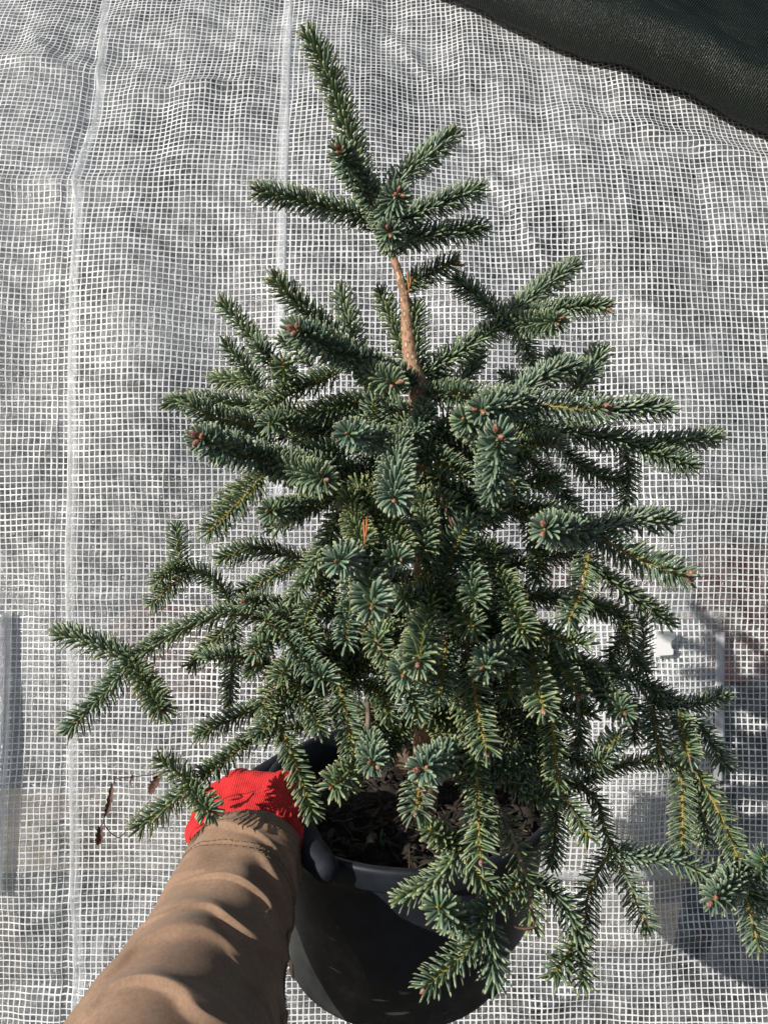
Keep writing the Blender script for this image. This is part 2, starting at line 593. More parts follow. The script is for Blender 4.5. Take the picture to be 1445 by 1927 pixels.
def relief(u, v):
    top = np.clip((v - VT) / 0.35, 0, 1)
    h = 0.0065 * N1(u, v) + (0.0009 + 0.0018 * top) * N2(u, v) + (0.00022 + 0.0005 * top) * N3(u, v)
    left = 1 / (1 + np.exp((u + 0.44) / 0.04))
    h = h + left * 0.009 * np.exp(-((v - VA - 0.03 * np.sin(6 * u)) / 0.025) ** 2)
    h = h + left * 0.009 * np.exp(-((v - VB - 0.05 * u) / 0.022) ** 2)
    mid = np.exp(-((u + 0.36) / 0.13) ** 2)
    h = h + mid * 0.010 * np.exp(-((v - v_m1 - 0.08 * (u + 0.36)) / 0.016) ** 2)
    # slanting creases at the upper right
    for (u0, v0, du, dv, a, w) in CREASES:
        L = math.hypot(du, dv)
        s = ((u - u0) * du + (v - v0) * dv) / L
        t = (-(u - u0) * dv + (v - v0) * du) / L
        h = h + a * np.exp(-(t / w) ** 2) / (1 + np.exp(-(s) / 0.02)) / (1 + np.exp((s - L) / 0.02))
    # the groove beside the left seam
    gu = SEAM_L(v)
    h = h - 0.0035 * np.exp(-((u - gu + 0.012) / 0.007) ** 2)
    return h


_sl = [(v_of_py(py), u_of(px, py)) for px, py in ((140, 1927), (132, 1500), (126, 1000), (133, 700), (138, 480), (142, 340), (170, 230), (186, 130), (196, 0))]
_sl_v = [a for a, _ in _sl] + [V_MAX]
_sl_u = [b_ for _, b_ in _sl] + [_sl[-1][1]]


def SEAM_L(v):
    return np.interp(v, _sl_v, _sl_u)


v_m1 = v_of_py(165)
CREASES = []
for (x0, y0, x1, y1, a, w) in ((960, 380, 1030, 500, 0.007, 0.010), (900, 330, 980, 420, -0.005, 0.010), (700, 20, 830, 160, 0.006, 0.012), (1060, 210, 1445, 300, 0.010, 0.020),
                               (870, 120, 930, 330, 0.004, 0.010), (1150, 250, 1190, 480, 0.004, 0.012), (1300, 300, 1340, 560, -0.004, 0.014),
                               (330, 850, 300, 960, 0.004, 0.006), (60, 60, 100, 110, 0.008, 0.010), (110, 790, 60, 900, 0.004, 0.008), (1010, 980, 1440, 930, 0.004, 0.02),
                               (980, 1780, 1440, 1750, 0.006, 0.02), (20, 1860, 230, 1830, -0.006, 0.018), (20, 1760, 130, 1700, 0.005, 0.015), (1000, 1900, 1120, 1860, 0.006, 0.012), (150, 1130, 400, 1120, 0.005, 0.014)):
    ua, va, ub, vb = u_of(x0, y0), v_of_py(y0), u_of(x1, y1), v_of_py(y1)
    CREASES.append((ua, va, ub - ua, vb - va, a, w))


def tarp(u, v, off=0.0):
    u = np.asarray(u, dtype=float); v = np.asarray(v, dtype=float)
    y = np.interp(v, _len, _curve[:, 1]); z = np.interp(v, _len, _curve[:, 2])
    ny = np.interp(v, _len, _nrm[:, 1]); nz = np.interp(v, _len, _nrm[:, 2])
    h = relief(u, v) + off
    return np.stack([u, y + ny * h, z + nz * h], -1)


def thread_net(pfun, u0, u1, v0, v1, pu, pv, w, hgt, jit, seed, k=1):
    """threads of the reinforcing net: low ridged strips along both directions"""
    nu = int((u1 - u0) / pu); nv = int((v1 - v0) / pv)
    us = u0 + pu * (np.arange(nu) + 0.5); vs = v0 + pv * (np.arange(nv) + 0.5)
    ja = Noise(seed, 2, 7, 10); jb = Noise(seed + 1, 2, 7, 10); jc = Noise(seed + 2, 20, 45, 8)
    parts = []
    r = np.random.default_rng(seed)
    for direction in (0, 1):
        nl, ns = (nu, nv * k) if direction == 0 else (nv, nu * k)
        main = us if direction == 0 else vs
        along = np.linspace(v0, v1, ns) if direction == 0 else np.linspace(u0, u1, ns)
        A, M = np.meshgrid(along, main)                      # (nl, ns)
        M = M + r.uniform(-0.4, 0.4, (nl, 1)) * jit
        U, Vv = (M, A) if direction == 0 else (A, M)
        j = (ja if direction == 0 else jb)(U, Vv) * jit + jc(U, Vv) * jit * 0.35
        ww = w * (1 + 0.22 * r.uniform(-1, 1, (nl, 1)) + 0.15 * jc(U * 0.7, Vv * 0.7))
        if direction == 1:
            ww = ww * 0.92
        rows = []
        for side, oh in ((-0.5, 0.00025), (-0.22, hgt), (0.22, hgt), (0.5, 0.00025)):
            m2 = M + j + side * ww
            U2, V2 = (m2, A) if direction == 0 else (A, m2)
            rows.append(pfun(U2, V2, oh + (0.00012 if direction else 0)))
        P = np.stack(rows, 2)                                # (nl, ns, 4, 3)
        idx = np.arange(nl * ns * 4).reshape(nl, ns, 4)
        q = np.stack([idx[:, :-1, :-1], idx[:, :-1, 1:], idx[:, 1:, 1:], idx[:, 1:, :-1]], -1).reshape(-1, 4)
        parts.append((P.reshape(-1, 3), q.ravel(), np.full(len(q), 4)))
    return join_np(parts)


U0, U1 = -1.02, 1.02
VB0 = 0.0
uu = np.arange(U0, U1 + 1e-6, 0.006)
vv = np.arange(VB0, V_MAX - 0.02, 0.006)
UU, VV = np.meshgrid(uu, vv)
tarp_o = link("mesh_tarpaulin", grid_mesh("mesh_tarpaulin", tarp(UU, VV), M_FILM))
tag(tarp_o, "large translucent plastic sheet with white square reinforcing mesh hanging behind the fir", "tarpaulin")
o = link("mesh_thread", mesh_np("mesh_thread", *thread_net(tarp, U0, U1, VB0, V_MAX - 0.25, 0.0100, 0.0107, 0.0021, 0.0006, 0.0008, 21), M_THREAD), tarp_o)
o['kind'] = 'stuff'


def strip(pfun, cu, half, v0, v1, off, prof, step=0.006):
    """a tape along the sheet; prof: list of (fraction across, extra height)"""
    vs_ = np.arange(v0, v1, step)
    rows = []
    for f, h in prof:
        rows.append(pfun(cu(vs_) + f * half, vs_, off + h))
    return np.stack(rows, 1)


wobn = Noise(33, 2, 6, 6)
P = strip(tarp, lambda v: SEAM_L(v) + 0.006 + 0.0015 * wobn(v, v * 0), 0.009, VB0, V_MAX - 0.25, 0.0003, [(-1, -0.0006), (-0.8, 0.0004), (-0.3, 0.0014), (0.1, 0.0002), (0.5, 0.0004), (1, -0.0004)])
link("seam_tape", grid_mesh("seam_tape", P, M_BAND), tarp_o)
_sr_v = [v_of_py(y_) for y_ in (1927, 700, 500, 330, 180, 40, -60)] + [V_MAX]
_sr_u = [u_of(x_, y_) for x_, y_ in ((520, 1927), (526, 700), (528, 500), (533, 330), (537, 180), (541, 40), (542, -60))]
_sr_u.append(_sr_u[-1])
us_r = lambda v: np.interp(v, _sr_v, _sr_u)
P = strip(tarp, lambda v: us_r(v) + 0.0006 * wobn(v + 3, v * 0), 0.0100, VB0, V_MAX - 0.25, 0.0002, [(-1, -0.0004), (-0.85, 0.0), (0.2, 0.0003), (0.85, 0.0012), (1, -0.0008)])
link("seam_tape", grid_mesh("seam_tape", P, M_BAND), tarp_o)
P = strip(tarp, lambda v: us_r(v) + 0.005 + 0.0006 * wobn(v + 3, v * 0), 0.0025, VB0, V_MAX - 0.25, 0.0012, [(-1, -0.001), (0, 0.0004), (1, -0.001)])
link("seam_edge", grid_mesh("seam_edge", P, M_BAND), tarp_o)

# flap with a white edge strip at the right
FU0, FU1 = u_of(880, 1300), u_of(1352, 1300)
FV0, FV1 = v_of_py(1645), v_of_py(1150)
nfl = Noise(40, 3, 9, 10)


def flap(u, v, off=0.0):
    a = np.clip((u - FU0) / (FU1 - FU0), 0, 1); c = np.clip((v - FV0) / (FV1 - FV0), 0, 1)
    bulge = 0.010 + 0.030 * np.sin(math.pi * a) ** 0.8 * np.sin(math.pi * c) ** 0.8 + 0.0025 * nfl(u, v)
    y = np.interp(v, _len, _curve[:, 1]); z = np.interp(v, _len, _curve[:, 2])
    ny = np.interp(v, _len, _nrm[:, 1]); nz = np.interp(v, _len, _nrm[:, 2])
    h = relief(u, v) * 0.5 + 0.004 + bulge + off
    return np.stack([u + 0.012 * (c - 0.5), y + ny * h, z + nz * h], -1)


UU, VV = np.meshgrid(np.arange(FU0, FU1, 0.005), np.arange(FV0, FV1, 0.005))
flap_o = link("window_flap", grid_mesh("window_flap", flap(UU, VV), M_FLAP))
tag(flap_o, "bulging rectangular second layer of white mesh sheet with pale edge strip right of the fir", "flap")
o = link("mesh_thread", mesh_np("mesh_thread", *thread_net(flap, FU0, FU1 - 0.012, FV0, FV1, 0.0098, 0.0105, 0.0026, 0.0007, 0.0007, 55), M_THREAD), flap_o)
o['kind'] = 'stuff'
P = strip(flap, lambda v: FU1 - 0.006 + 0 * v, 0.009, FV0 + 0.16, FV1 - 0.03, 0.001, [(-1, -0.001), (-0.9, 0.0012), (-0.5, 0.0008), (0, 0.0018), (0.5, 0.001), (0.9, 0.0014), (1, -0.003)])
link("edge_strip", grid_mesh("edge_strip", P, M_TAPE), flap_o)
vs_ = np.linspace(FU0, FU1 + 0.004, 90)
P = np.stack([flap(vs_, np.full_like(vs_, FV1 + d_), h_) for d_, h_ in ((-0.014, -0.001), (-0.013, 0.001), (0.002, 0.0015), (0.004, -0.004))], 1)
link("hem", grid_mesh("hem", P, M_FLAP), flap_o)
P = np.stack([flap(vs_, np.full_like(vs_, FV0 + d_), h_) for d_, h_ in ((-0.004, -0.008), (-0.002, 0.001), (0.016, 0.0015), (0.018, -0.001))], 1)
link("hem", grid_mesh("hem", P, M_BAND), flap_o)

# strip hanging at the left edge
LV0, LV1 = v_of_py(1672), v_of_py(1150)
cu_l = lambda v: u_of(-12, 1400) + 0.004 * np.sin(9 * v)
P = strip(tarp, cu_l, 0.026, LV0, LV1, 0.006, [(-1, 0.0), (-0.9, 0.004), (0.2, 0.008), (0.85, 0.012), (1, 0.004), (0.96, -0.004)])
lf = link("edge_flap", grid_mesh("edge_flap", P, M_BAND))
tag(lf, "narrow pale plastic strip hanging on the mesh sheet at the left edge", "strip")

# white notched clip on the flap
bm = bmesh.new()
outl = [(-0.020, 0.022), (0.006, 0.022), (0.013, 0.021), (0.0145, 0.012), (0.013, 0.0075), (0.0085, 0.006), (0.0075, -0.002), (0.0085, -0.0065), (0.0115, -0.009), (0.0115, -0.017), (0.009, -0.0185), (-0.020, -0.0195), (-0.021, -0.005)]
fr = [bm.verts.new((x, 0, z)) for x, z in outl]
bk = [bm.verts.new((x, 0.0045, z)) for x, z in outl]
bm.faces.new(fr); bm.faces.new(bk[::-1])
for i in range(len(outl)):
    j = (i + 1) % len(outl)
    bm.faces.new((fr[i], bk[i], bk[j], fr[j]))
bmesh.ops.recalc_face_normals(bm, faces=bm.faces)
bmesh.ops.bevel(bm, geom=[e for e in bm.edges if abs(e.calc_face_angle(0)) > 0.8], offset=0.0009, segments=2, profile=0.5, affect='EDGES')
# a folded foot that reaches the flap
r_ = bmesh.ops.create_cube(bm, size=1.0)
bmesh.ops.scale(bm, vec=(0.020, 0.016, 0.012), verts=r_['verts'])
bmesh.ops.translate(bm, vec=(-0.009, 0.0125, 0.0), verts=r_['verts'])
me = bpy.data.meshes.new("white_clip"); bm.to_mesh(me); bm.free()
me.materials.append(M_CLIP)
clip_o = bpy.data.objects.new("white_clip", me); COL.objects.link(clip_o)
cu_, cv_ = u_of(1234, 1206), v_of_py(1206)
cp = flap(np.array([cu_]), np.array([cv_]), 0.020)[0]
clip_o.location = cp
clip_o.rotation_euler = (R(-6), 0, R(4))
tag(clip_o, "small white notched plastic clip standing on the mesh flap", "clip")

# ------------------------------------------------------------------ black shade cloth lying over the top right
la = (u_of(790, 0), v_of_py(2)); lb = (u_of(1445, 275), v_of_py(268))
ldir = np.array([lb[0] - la[0], lb[1] - la[1]]); ldir /= np.linalg.norm(ldir)
lnor = np.array([-ldir[1], ldir[0]])
if lnor[1] < 0: lnor = -lnor
ss = np.arange(-0.35, 1.25, 0.006)
prof = [(0.030, 0.004), (0.014, 0.006), (0.004, 0.014), (0.000, 0.024), (0.002, 0.036), (0.010, 0.052), (0.022, 0.066), (0.037, 0.076), (0.053, 0.080), (0.068, 0.077), (0.082, 0.067), (0.093, 0.054), (0.101, 0.040), (0.107, 0.030), (0.114, 0.027), (0.126, 0.029), (0.145, 0.034), (0.170, 0.038), (0.20, 0.040), (0.24, 0.041), (0.29, 0.046), (0.35, 0.044), (0.42, 0.040), (0.50, 0.035), (0.60, 0.03), (0.75, 0.03)]
pr = catmull([(a * 1.32, b_ * 1.25, 0) for a, b_ in prof], 170)[:, :2]
arc = np.concatenate([[0], np.cumsum(np.linalg.norm(np.diff(pr, axis=0), axis=1))])
T_, S_ = np.meshgrid(pr[:, 0], ss)
H_ = np.broadcast_to(pr[:, 1], T_.shape)
nA = Noise(60, 1.2, 3, 8); nB = Noise(61, 5, 14, 12, (0.6, 1.6)); nC = Noise(62, 12, 30, 12, (0.5, 1.6))
edge_w = 0.003 * nA(S_, S_ * 0) * np.clip(1 - T_ / 0.4, 0, 1)
T2 = T_ * (1.0 + 0.04 * nA(S_ * 0.8 + 4, S_ * 0)) + edge_w
H2 = H_ * (1.0 + 0.05 * nA(S_ + 9, S_ * 0)) + 0.0008 * nB(S_, T_) + 0.0005 * nC(S_, T_)
Uc = la[0] + S_ * ldir[0] + T2 * lnor[0]
Vc = la[1] + S_ * ldir[1] + T2 * lnor[1]
Vc = np.minimum(Vc, V_MAX - 0.01)
cl_attr = np.stack([S_, np.broadcast_to(arc, S_.shape), S_ * 0, S_ * 0 + 1], -1).reshape(-1, 4)
P = tarp(Uc, Vc, 0.0)
y = np.interp(Vc, _len, _nrm[:, 1]); z = np.interp(Vc, _len, _nrm[:, 2])
P[..., 1] += y * H2; P[..., 2] += z * H2
cloth = link("shade_cloth", grid_mesh("shade_cloth", P, M_SHADE, attr={'cloth': cl_attr}))
tag(cloth, "dark green-black woven shade cloth with a thick rolled edge lying over the mesh sheet", "shade cloth")

# ------------------------------------------------------------------ setting behind the sheet
me = bpy.data.meshes.new("ground")
me.from_pydata([(-60, -60, 0), (60, -60, 0), (60, 60, 0), (-60, 60, 0)], [], [(0, 1, 2, 3)])
me.materials.append(M_GROUND)
g = link("ground", me); g['kind'] = 'structure'


def box(name, c, s, mat, rot=0.0, bev=0.01, parent=None):
    bm = bmesh.new()
    bmesh.ops.create_cube(bm, size=1.0)
    bmesh.ops.scale(bm, vec=s, verts=bm.verts)
    bmesh.ops.bevel(bm, geom=list(bm.edges), offset=bev, segments=2, profile=0.5, affect='EDGES')
    bmesh.ops.rotate(bm, cent=(0, 0, 0), matrix=Matrix.Rotation(rot, 3, 'Z'), verts=bm.verts)
    bmesh.ops.translate(bm, vec=c, verts=bm.verts)
    me = bpy.data.meshes.new(name); bm.to_mesh(me); bm.free()
    me.materials.append(mat)
    return link(name, me, parent)


w_ = box("backdrop", (0, 2.45, 2.0), (7.0, 0.08, 4.0), M_BACK); w_['kind'] = 'structure'  # dark backdrop, added to keep bright sky from showing through the film


def trough(name, px, py, y, w, h, mat, label, cat):
    c = W(px, py, y)
    t = empty(name, (c.x, c.y, c.z - h / 2))
    tag(t, label, cat)
    a = 0.82
    wd = 0.16
    bm = bmesh.new()
    rings = []
    for (f, zz) in ((a, -h / 2), (1.0, h / 2), (0.94, h / 2), (0.94 * a, -h / 2 + 0.015)):
        rings.append([bm.verts.new((c.x + sx * w / 2 * f, c.y + sy * wd / 2 * f, c.z + zz)) for sx, sy in ((-1, -1), (1, -1), (1, 1), (-1, 1))])
    for i in range(3):
        for j in range(4):
            bm.faces.new((rings[i][j], rings[i][(j + 1) % 4], rings[i + 1][(j + 1) % 4], rings[i + 1][j]))
    bm.faces.new(rings[0][::-1]); bm.faces.new(rings[3])
    bmesh.ops.recalc_face_normals(bm, faces=bm.faces)
    me = bpy.data.meshes.new("body"); bm.to_mesh(me); bm.free(); me.materials.append(mat)
    link("body", me, t)
    box("rim", (c.x, c.y, c.z + h / 2 + 0.004), (w * 1.04, wd * 1.06, 0.03), mat, 0, 0.006, t)
    box("plinth", (c.x, c.y, (c.z - h / 2) / 2 - 0.002), (w * 0.7, wd * 0.7, c.z - h / 2 - 0.002), M_BACK, 0, 0.01, t)
    return t


trough("clay_trough", 1430, 1160, 1.62, 0.24, 0.26, M_TERRA, "brick-red block faintly seen through the mesh at the right edge", "planter")
trough("clay_trough", 1120, 1110, 1.66, 0.22, 0.13, M_TERRA, "dull red shape behind the mesh just above the bulging flap", "planter")
trough("clay_trough", 330, 1235, 1.64, 0.22, 0.16, M_TERRA, "brownish red shape blurred behind the mesh left of the fir", "planter")
trough("board_box", 200, 1570, 1.50, 0.52, 0.09, M_BEIGE, "beige band showing through the mesh beside the red glove", "box")
trough("green_tray", 385, 1655, 1.52, 0.14, 0.06, M_GREEN, "small dark green patch behind the mesh left of the sleeve", "tray")
trough("board_box", 1120, 1560, 1.55, 0.40, 0.50, M_BEIGE, "pale board behind the bulging flap right of the pot", "box")

# ------------------------------------------------------------------ pot
PX, PY = 0.024, 0.673
ZR = (W(775, 1470, PY)).z
PR, PB, PH = 0.140, 0.108, 0.173


def lathe(rings, k=128, cx=PX, cy=PY):
    a = np.linspace(0, 2 * math.pi, k, endpoint=False)
    return np.stack([np.stack([cx + sh + r_ * np.cos(a), cy + r_ * np.sin(a), np.full(k, z_)], 1) for r_, z_, sh in rings])


pot = empty("plant_pot", (PX, PY, ZR - PH))
tag(pot, "round black plastic nursery pot held up by its rim", "plant pot")
tilt = -0.010
rings = [(PB * 0.2, ZR - PH + 0.004, tilt), (PB - 0.010, ZR - PH + 0.004, tilt), (PB - 0.003, ZR - PH, tilt), (PB + 0.001, ZR - PH + 0.003, tilt)]
for f in np.linspace(0.04, 0.88, 12):
    rings.append((PB + (PR - 0.006 - PB) * f, ZR - PH + PH * f, tilt * (1 - f)))
rings += [(PR - 0.0065, ZR - 0.022, 0)]
link("body", grid_mesh("body", lathe(rings), M_POT, closed_u=True), pot)
inner = [(PR - 0.009, ZR - 0.020, 0), (PR - 0.013, ZR - 0.06, 0), (PR - 0.022, ZR - 0.12, 0)]
link("inner_wall", grid_mesh("inner_wall", lathe(inner), M_RIM, closed_u=True), pot)
rr_ = [(PR - 0.0062, ZR - 0.0215, 0), (PR - 0.001, ZR - 0.0215, 0), (PR + 0.0005, ZR - 0.019, 0), (PR + 0.002, ZR - 0.006, 0), (PR + 0.0022, ZR - 0.003, 0), (PR + 0.001, ZR - 0.0008, 0), (PR - 0.001, ZR, 0), (PR - 0.004, ZR - 0.0004, 0), (PR - 0.0062, ZR - 0.003, 0), (PR - 0.0092, ZR - 0.0205, 0)]
link("rim", grid_mesh("rim", lathe(rr_), M_RIM, closed_u=True), pot)
for ang in (262, 322, 202, 142, 82, 22):       # drainage notches at the foot
    a = R(ang)
    box("drain_hole", (PX + tilt + (PB + 0.0005) * math.cos(a), PY + (PB + 0.0005) * math.sin(a), ZR - PH + 0.008), (0.004, 0.011, 0.016), M_MULCH, a, 0.0008, pot)

# soil
ZS = ZR - 0.035
a = np.linspace(0, 2 * math.pi, 96, endpoint=False)
nS = Noise(70, 12, 50, 20)
rows = []
for r_ in np.linspace(0.001, PR - 0.012, 40):
    x_, y_ = PX + r_ * np.cos(a), PY + r_ * np.sin(a)
    rows.append(np.stack([x_, y_, ZS + 0.003 * nS(x_, y_) + 0.012 * (1 - r_ / PR)], 1))
soil = link("potting_soil", grid_mesh("potting_soil", np.stack(rows), M_SOIL, closed_u=True))
tag(soil, "dark potting soil in the black pot", "soil", kind='stuff')


def chip_parts(c, l, w, t, d, n):
    """a splinter of bark: a bent six-sided sliver"""
    d = np.array(d) / np.linalg.norm(d); n = np.array(n); n = n - d * np.dot(n, d); n /= np.linalg.norm(n); s = np.cross(d, n)
    V = []
    for f, ww, dz in ((-0.5, 0.25, 0), (-0.3, 0.9, 0.12), (0.1, 1.0, 0.18), (0.4, 0.7, 0.08), (0.5, 0.2, 0)):
        cc_ = np.array(c) + d * l * f + n * t * dz * 4
        for e in ((1, 0), (0.5, 0.5), (-0.5, 0.5), (-1, 0), (-0.5, -0.5), (0.5, -0.5)):
            V.append(cc_ + s * w * 0.5 * ww * e[0] * random.uniform(0.8, 1.15) + n * t * ww * e[1])
    V = np.array(V); idx = np.arange(30).reshape(5, 6)
    q = np.stack([idx[:-1], np.roll(idx, -1, 1)[:-1], np.roll(idx, -1, 1)[1:], idx[1:]], -1).reshape(-1, 4)
    f = np.concatenate([q.ravel(), idx[0][::-1], idx[-1]])
    return V, f, np.concatenate([np.full(len(q), 4), [6, 6]])


parts = []
for i in range(800):
    r_ = (PR - 0.02) * math.sqrt(random.random()); a_ = random.uniform(0, 6.28)
    c = (PX + r_ * math.cos(a_), PY + r_ * math.sin(a_), ZS + 0.012 * (1 - r_ / PR) + random.uniform(0.0, 0.006))
    th = random.uniform(0, 6.28)
    parts.append(chip_parts(c, random.choice((random.uniform(0.006, 0.016), random.uniform(0.012, 0.032))), random.choice((random.uniform(0.0008, 0.002), random.uniform(0.002, 0.006))), random.uniform(0.0006, 0.0022), (math.cos(th), math.sin(th), random.uniform(-0.3, 0.35)), (random.uniform(-.4, .4), random.uniform(-.4, .4), 1)))
mul = link("bark_mulch", mesh_np("bark_mulch", *join_np(parts), M_MULCH, smooth=False))
tag(mul, "loose dark bark mulch and straw on the soil in the pot", "mulch", kind='stuff')
# large lit chip and smaller pieces
V, f, s = chip_parts(W(838, 1462, 0.60), 0.062, 0.017, 0.006, (1, 0.1, 0.02), (0, -0.5, 0.9))
tag(link("bark_chip", mesh_np("bark_chip", V, f, s, M_CHIP, smooth=False)), "long tan bark chip lying under the low twigs in the pot", "bark chip")
V, f, s = chip_parts(W(1010, 1392, 0.60), 0.020, 0.007, 0.003, (1, 0.1, 0.25), (0, -0.5, 0.9))
tag(link("bark_chip", mesh_np("bark_chip", V, f, s, M_CHIP, smooth=False)), "small orange-brown flake near the back right of the pot", "bark chip")
V, f, s = chip_parts(W(758, 1436, 0.61), 0.026, 0.016, 0.002, (0.2, 0.1, 1), (0, -0.9, 0.2))
tag(link("dry_leaf", mesh_np("dry_leaf", V, f, s, M_CHIP, smooth=False)), "curled light brown dead leaf standing on the mulch", "leaf")


def leaf_mesh(pts, width, fold, mat, name, nseg=9, serr=0.0):
    path = catmull(pts, nseg)
    T, N, B = frames(path)
    rows = []
    for i in range(nseg):
        f = i / (nseg - 1)
        w = width * (math.sin(math.pi * min(1, f * 0.93 + 0.07)) ** 0.7) * (1 + serr * ((-1) ** i))
        rows.append([path[i] + B[i] * w * e + N[i] * (abs(e) * fold * w) for e in (-1, -0.5, 0, 0.5, 1)])
    return grid_mesh(name, np.array(rows), mat)


wp = W(712, 1512, 0.60)
wp.z = ZS + 0.014
weed = empty("weed_seedling", (wp.x, wp.y, ZS + 0.004))
tag(weed, "small dark green broad-leaved weed growing in the pot soil", "weed")
for k, (dx, dy) in enumerate(((-24, -10), (14, -16), (6, 20))):
    q = W(712 + dx, 1512 + dy, 0.60 + 0.004 * k)
    q.z = ZS + 0.016 + 0.003 * k
    link("leaf", leaf_mesh([wp + Vector((0, 0, -0.004)), (wp + q) / 2 + Vector((0, 0, 0.005)), q], 0.009, 0.25, M_WEED, "leaf", 10, 0.12), weed)
link("stem", mesh_np("stem", *tube(catmull([Vector((wp.x, wp.y, ZS)), wp + Vector((0, 0, -0.003))], 4), 0.001, 5), M_WEED), weed)

# ------------------------------------------------------------------ the fir
TRUNK_PX = [(706, 430), (722, 452), (742, 490), (756, 535), (763, 570), (767, 620), (774, 680), (784, 720), (792, 800), (798, 1000), (800, 1250), (800, 1440)]
tr_pts = [W(px, py, PY - 0.004) for px, py in TRUNK_PX]
base_pt = Vector((tr_pts[-1].x, PY, ZS - 0.01))
tr_path = catmull([base_pt] + tr_pts[::-1], 90)
fir = empty("fir_tree", (base_pt.x, base_pt.y, ZS))
tag(fir, "young blue-green fir with dense stiff needles growing in the black pot", "fir tree")
tr_rad = np.interp(tr_path[:, 2], [ZS, tr_pts[-5].z, tr_pts[4].z, tr_pts[0].z], [0.0125, 0.0085, 0.0043, 0.0028])
link("trunk", mesh_np("trunk", *tube(tr_path, tr_rad, 14, 0.06), M_TRUNK), fir)


def trunk_at(z):
    i = int(np.argmin(np.abs(tr_path[:, 2] - z)))
    return Vector(tr_path[i])


# one needle: rings of four points and a tip; local axes: along, width, thickness
NT = [0.0, 0.13, 0.50, 0.86]
NWID = [0.55, 0.92, 1.0, 0.80]
CROSS = [(0.5, 0), (0, 0.5), (-0.5, 0), (0, -0.5)]
_q = []
for i in range(3):
    for j in range(4):
        _q.append((i * 4 + j, i * 4 + (j + 1) % 4, (i + 1) * 4 + (j + 1) % 4, (i + 1) * 4 + j))
_tri = [(12 + j, 12 + (j + 1) % 4, 16) for j in range(4)]
NFLAT = np.array([i for f in _q for i in f] + [i for f in _tri for i in f])
NSIZE = np.array([4] * 12 + [3] * 4)


def needle_mesh(path, style, L, tone, dens, r=None, bare=0.0, tipfan=True, wid=0.0019):
    """needles spirally set along the path -> (verts, faces, sizes, attribute)"""
    r = r or rng
    seg = np.linalg.norm(np.diff(path, axis=0), axis=1)
    cum = np.concatenate([[0], np.cumsum(seg)])
    length = cum[-1]
    dens = dens * (1.25 if style != 'o' else 1.0)
    n = max(14, int(length * 1000 * dens))
    s = np.linspace(bare * length, length * 0.995, n) + r.uniform(-0.2, 0.2, n) / (dens * 1000)
    s = np.clip(s, 0, length)
    T0, N0, B0 = frames(path)
    ip = lambda A: np.stack([np.interp(s, cum, A[:, i]) for i in range(3)], 1)
    C = ip(path); T = norm(ip(T0)); N = ip(N0); N = norm(N - T * np.sum(N * T, 1, keepdims=True)); B = np.cross(T, N)
    az = np.arange(n) * 2.39996 + r.uniform(-0.16, 0.16, n)
    rad = np.cos(az)[:, None] * N + np.sin(az)[:, None] * B
    upv = np.array([0, 0, 1.0])
    if style == 'o':                                     # parted on the side that faces the viewer
        view = norm(np.array(CAM)[None, :] - C)
        view = norm(view - T * np.sum(view * T, 1, keepdims=True))
        c = np.sum(rad * view, 1, keepdims=True)
        rad = norm(rad - view * np.where(c > 0.0, c * 0.55, c * 0.2))
    elif style == 'c':                                   # combed upward
        u2 = upv - T * (T @ upv)[:, None]
        rad = norm(rad + 0.75 * u2 * (0.4 + 0.6 * (rad @ upv < 0))[:, None])
    else:
        u2 = upv - T * (T @ upv)[:, None]
        rad = norm(rad + 0.22 * u2)
    f = s / length
    lean = np.radians(68) + r.normal(0, 0.06, n)         # angle between twig and needle
    if style == 'o':
        lean = np.radians(68) + r.normal(0, 0.07, n)
    endf = np.clip((f - 0.86) / 0.14, 0, 1)
    if tipfan:
        lean = lean * (1 - 0.42 * endf)
    D = norm(np.cos(lean)[:, None] * T + np.sin(lean)[:, None] * rad)
    ln = 0.99 * L * r.uniform(0.90, 1.06, n) * (1 - 0.22 * endf) * np.clip(0.70 + f * 3.5, 0, 1)
    Wd = norm(np.cross(T, D)); Th = np.cross(D, Wd)
    tw = r.normal(0, 0.35, n)[:, None]
    Wd, Th = Wd * np.cos(tw) + Th * np.sin(tw), Th * np.cos(tw) - Wd * np.sin(tw)
    wd = 1.38 * wid * r.uniform(0.85, 1.12, n)[:, None]
    curve = r.normal(0.10, 0.07, n)[:, None] * ln[:, None]
    rows = []
    for t, w in zip(NT, NWID):
        c = C + rad * 0.0008 + D * (ln[:, None] * t) + T * (curve * t * t)
        for a_, b_ in CROSS:
            rows.append(c + Wd * (wd * w * a_) + Th * (wd * 0.50 * w * b_))
    rows.append(C + D * ln[:, None] + T * curve)
    V = np.stack(rows, 1)                                # (n, 17, 3)
    faces = (np.arange(n)[:, None] * 17 + NFLAT[None, :]).ravel()
    sizes = np.tile(NSIZE, n)
    A = np.ones((n, 17, 4), dtype=np.float32)
    A[:, :, 0] = np.array([t for t in NT for _ in range(4)] + [1.0])[None, :]
    A[:, :, 1] = r.uniform(0, 1, n)[:, None]
    A[:, :, 2] = np.clip(tone + r.normal(0, 0.12, n), 0, 1)[:, None]
    return V.reshape(-1, 3), faces, sizes, A.reshape(-1, 4)


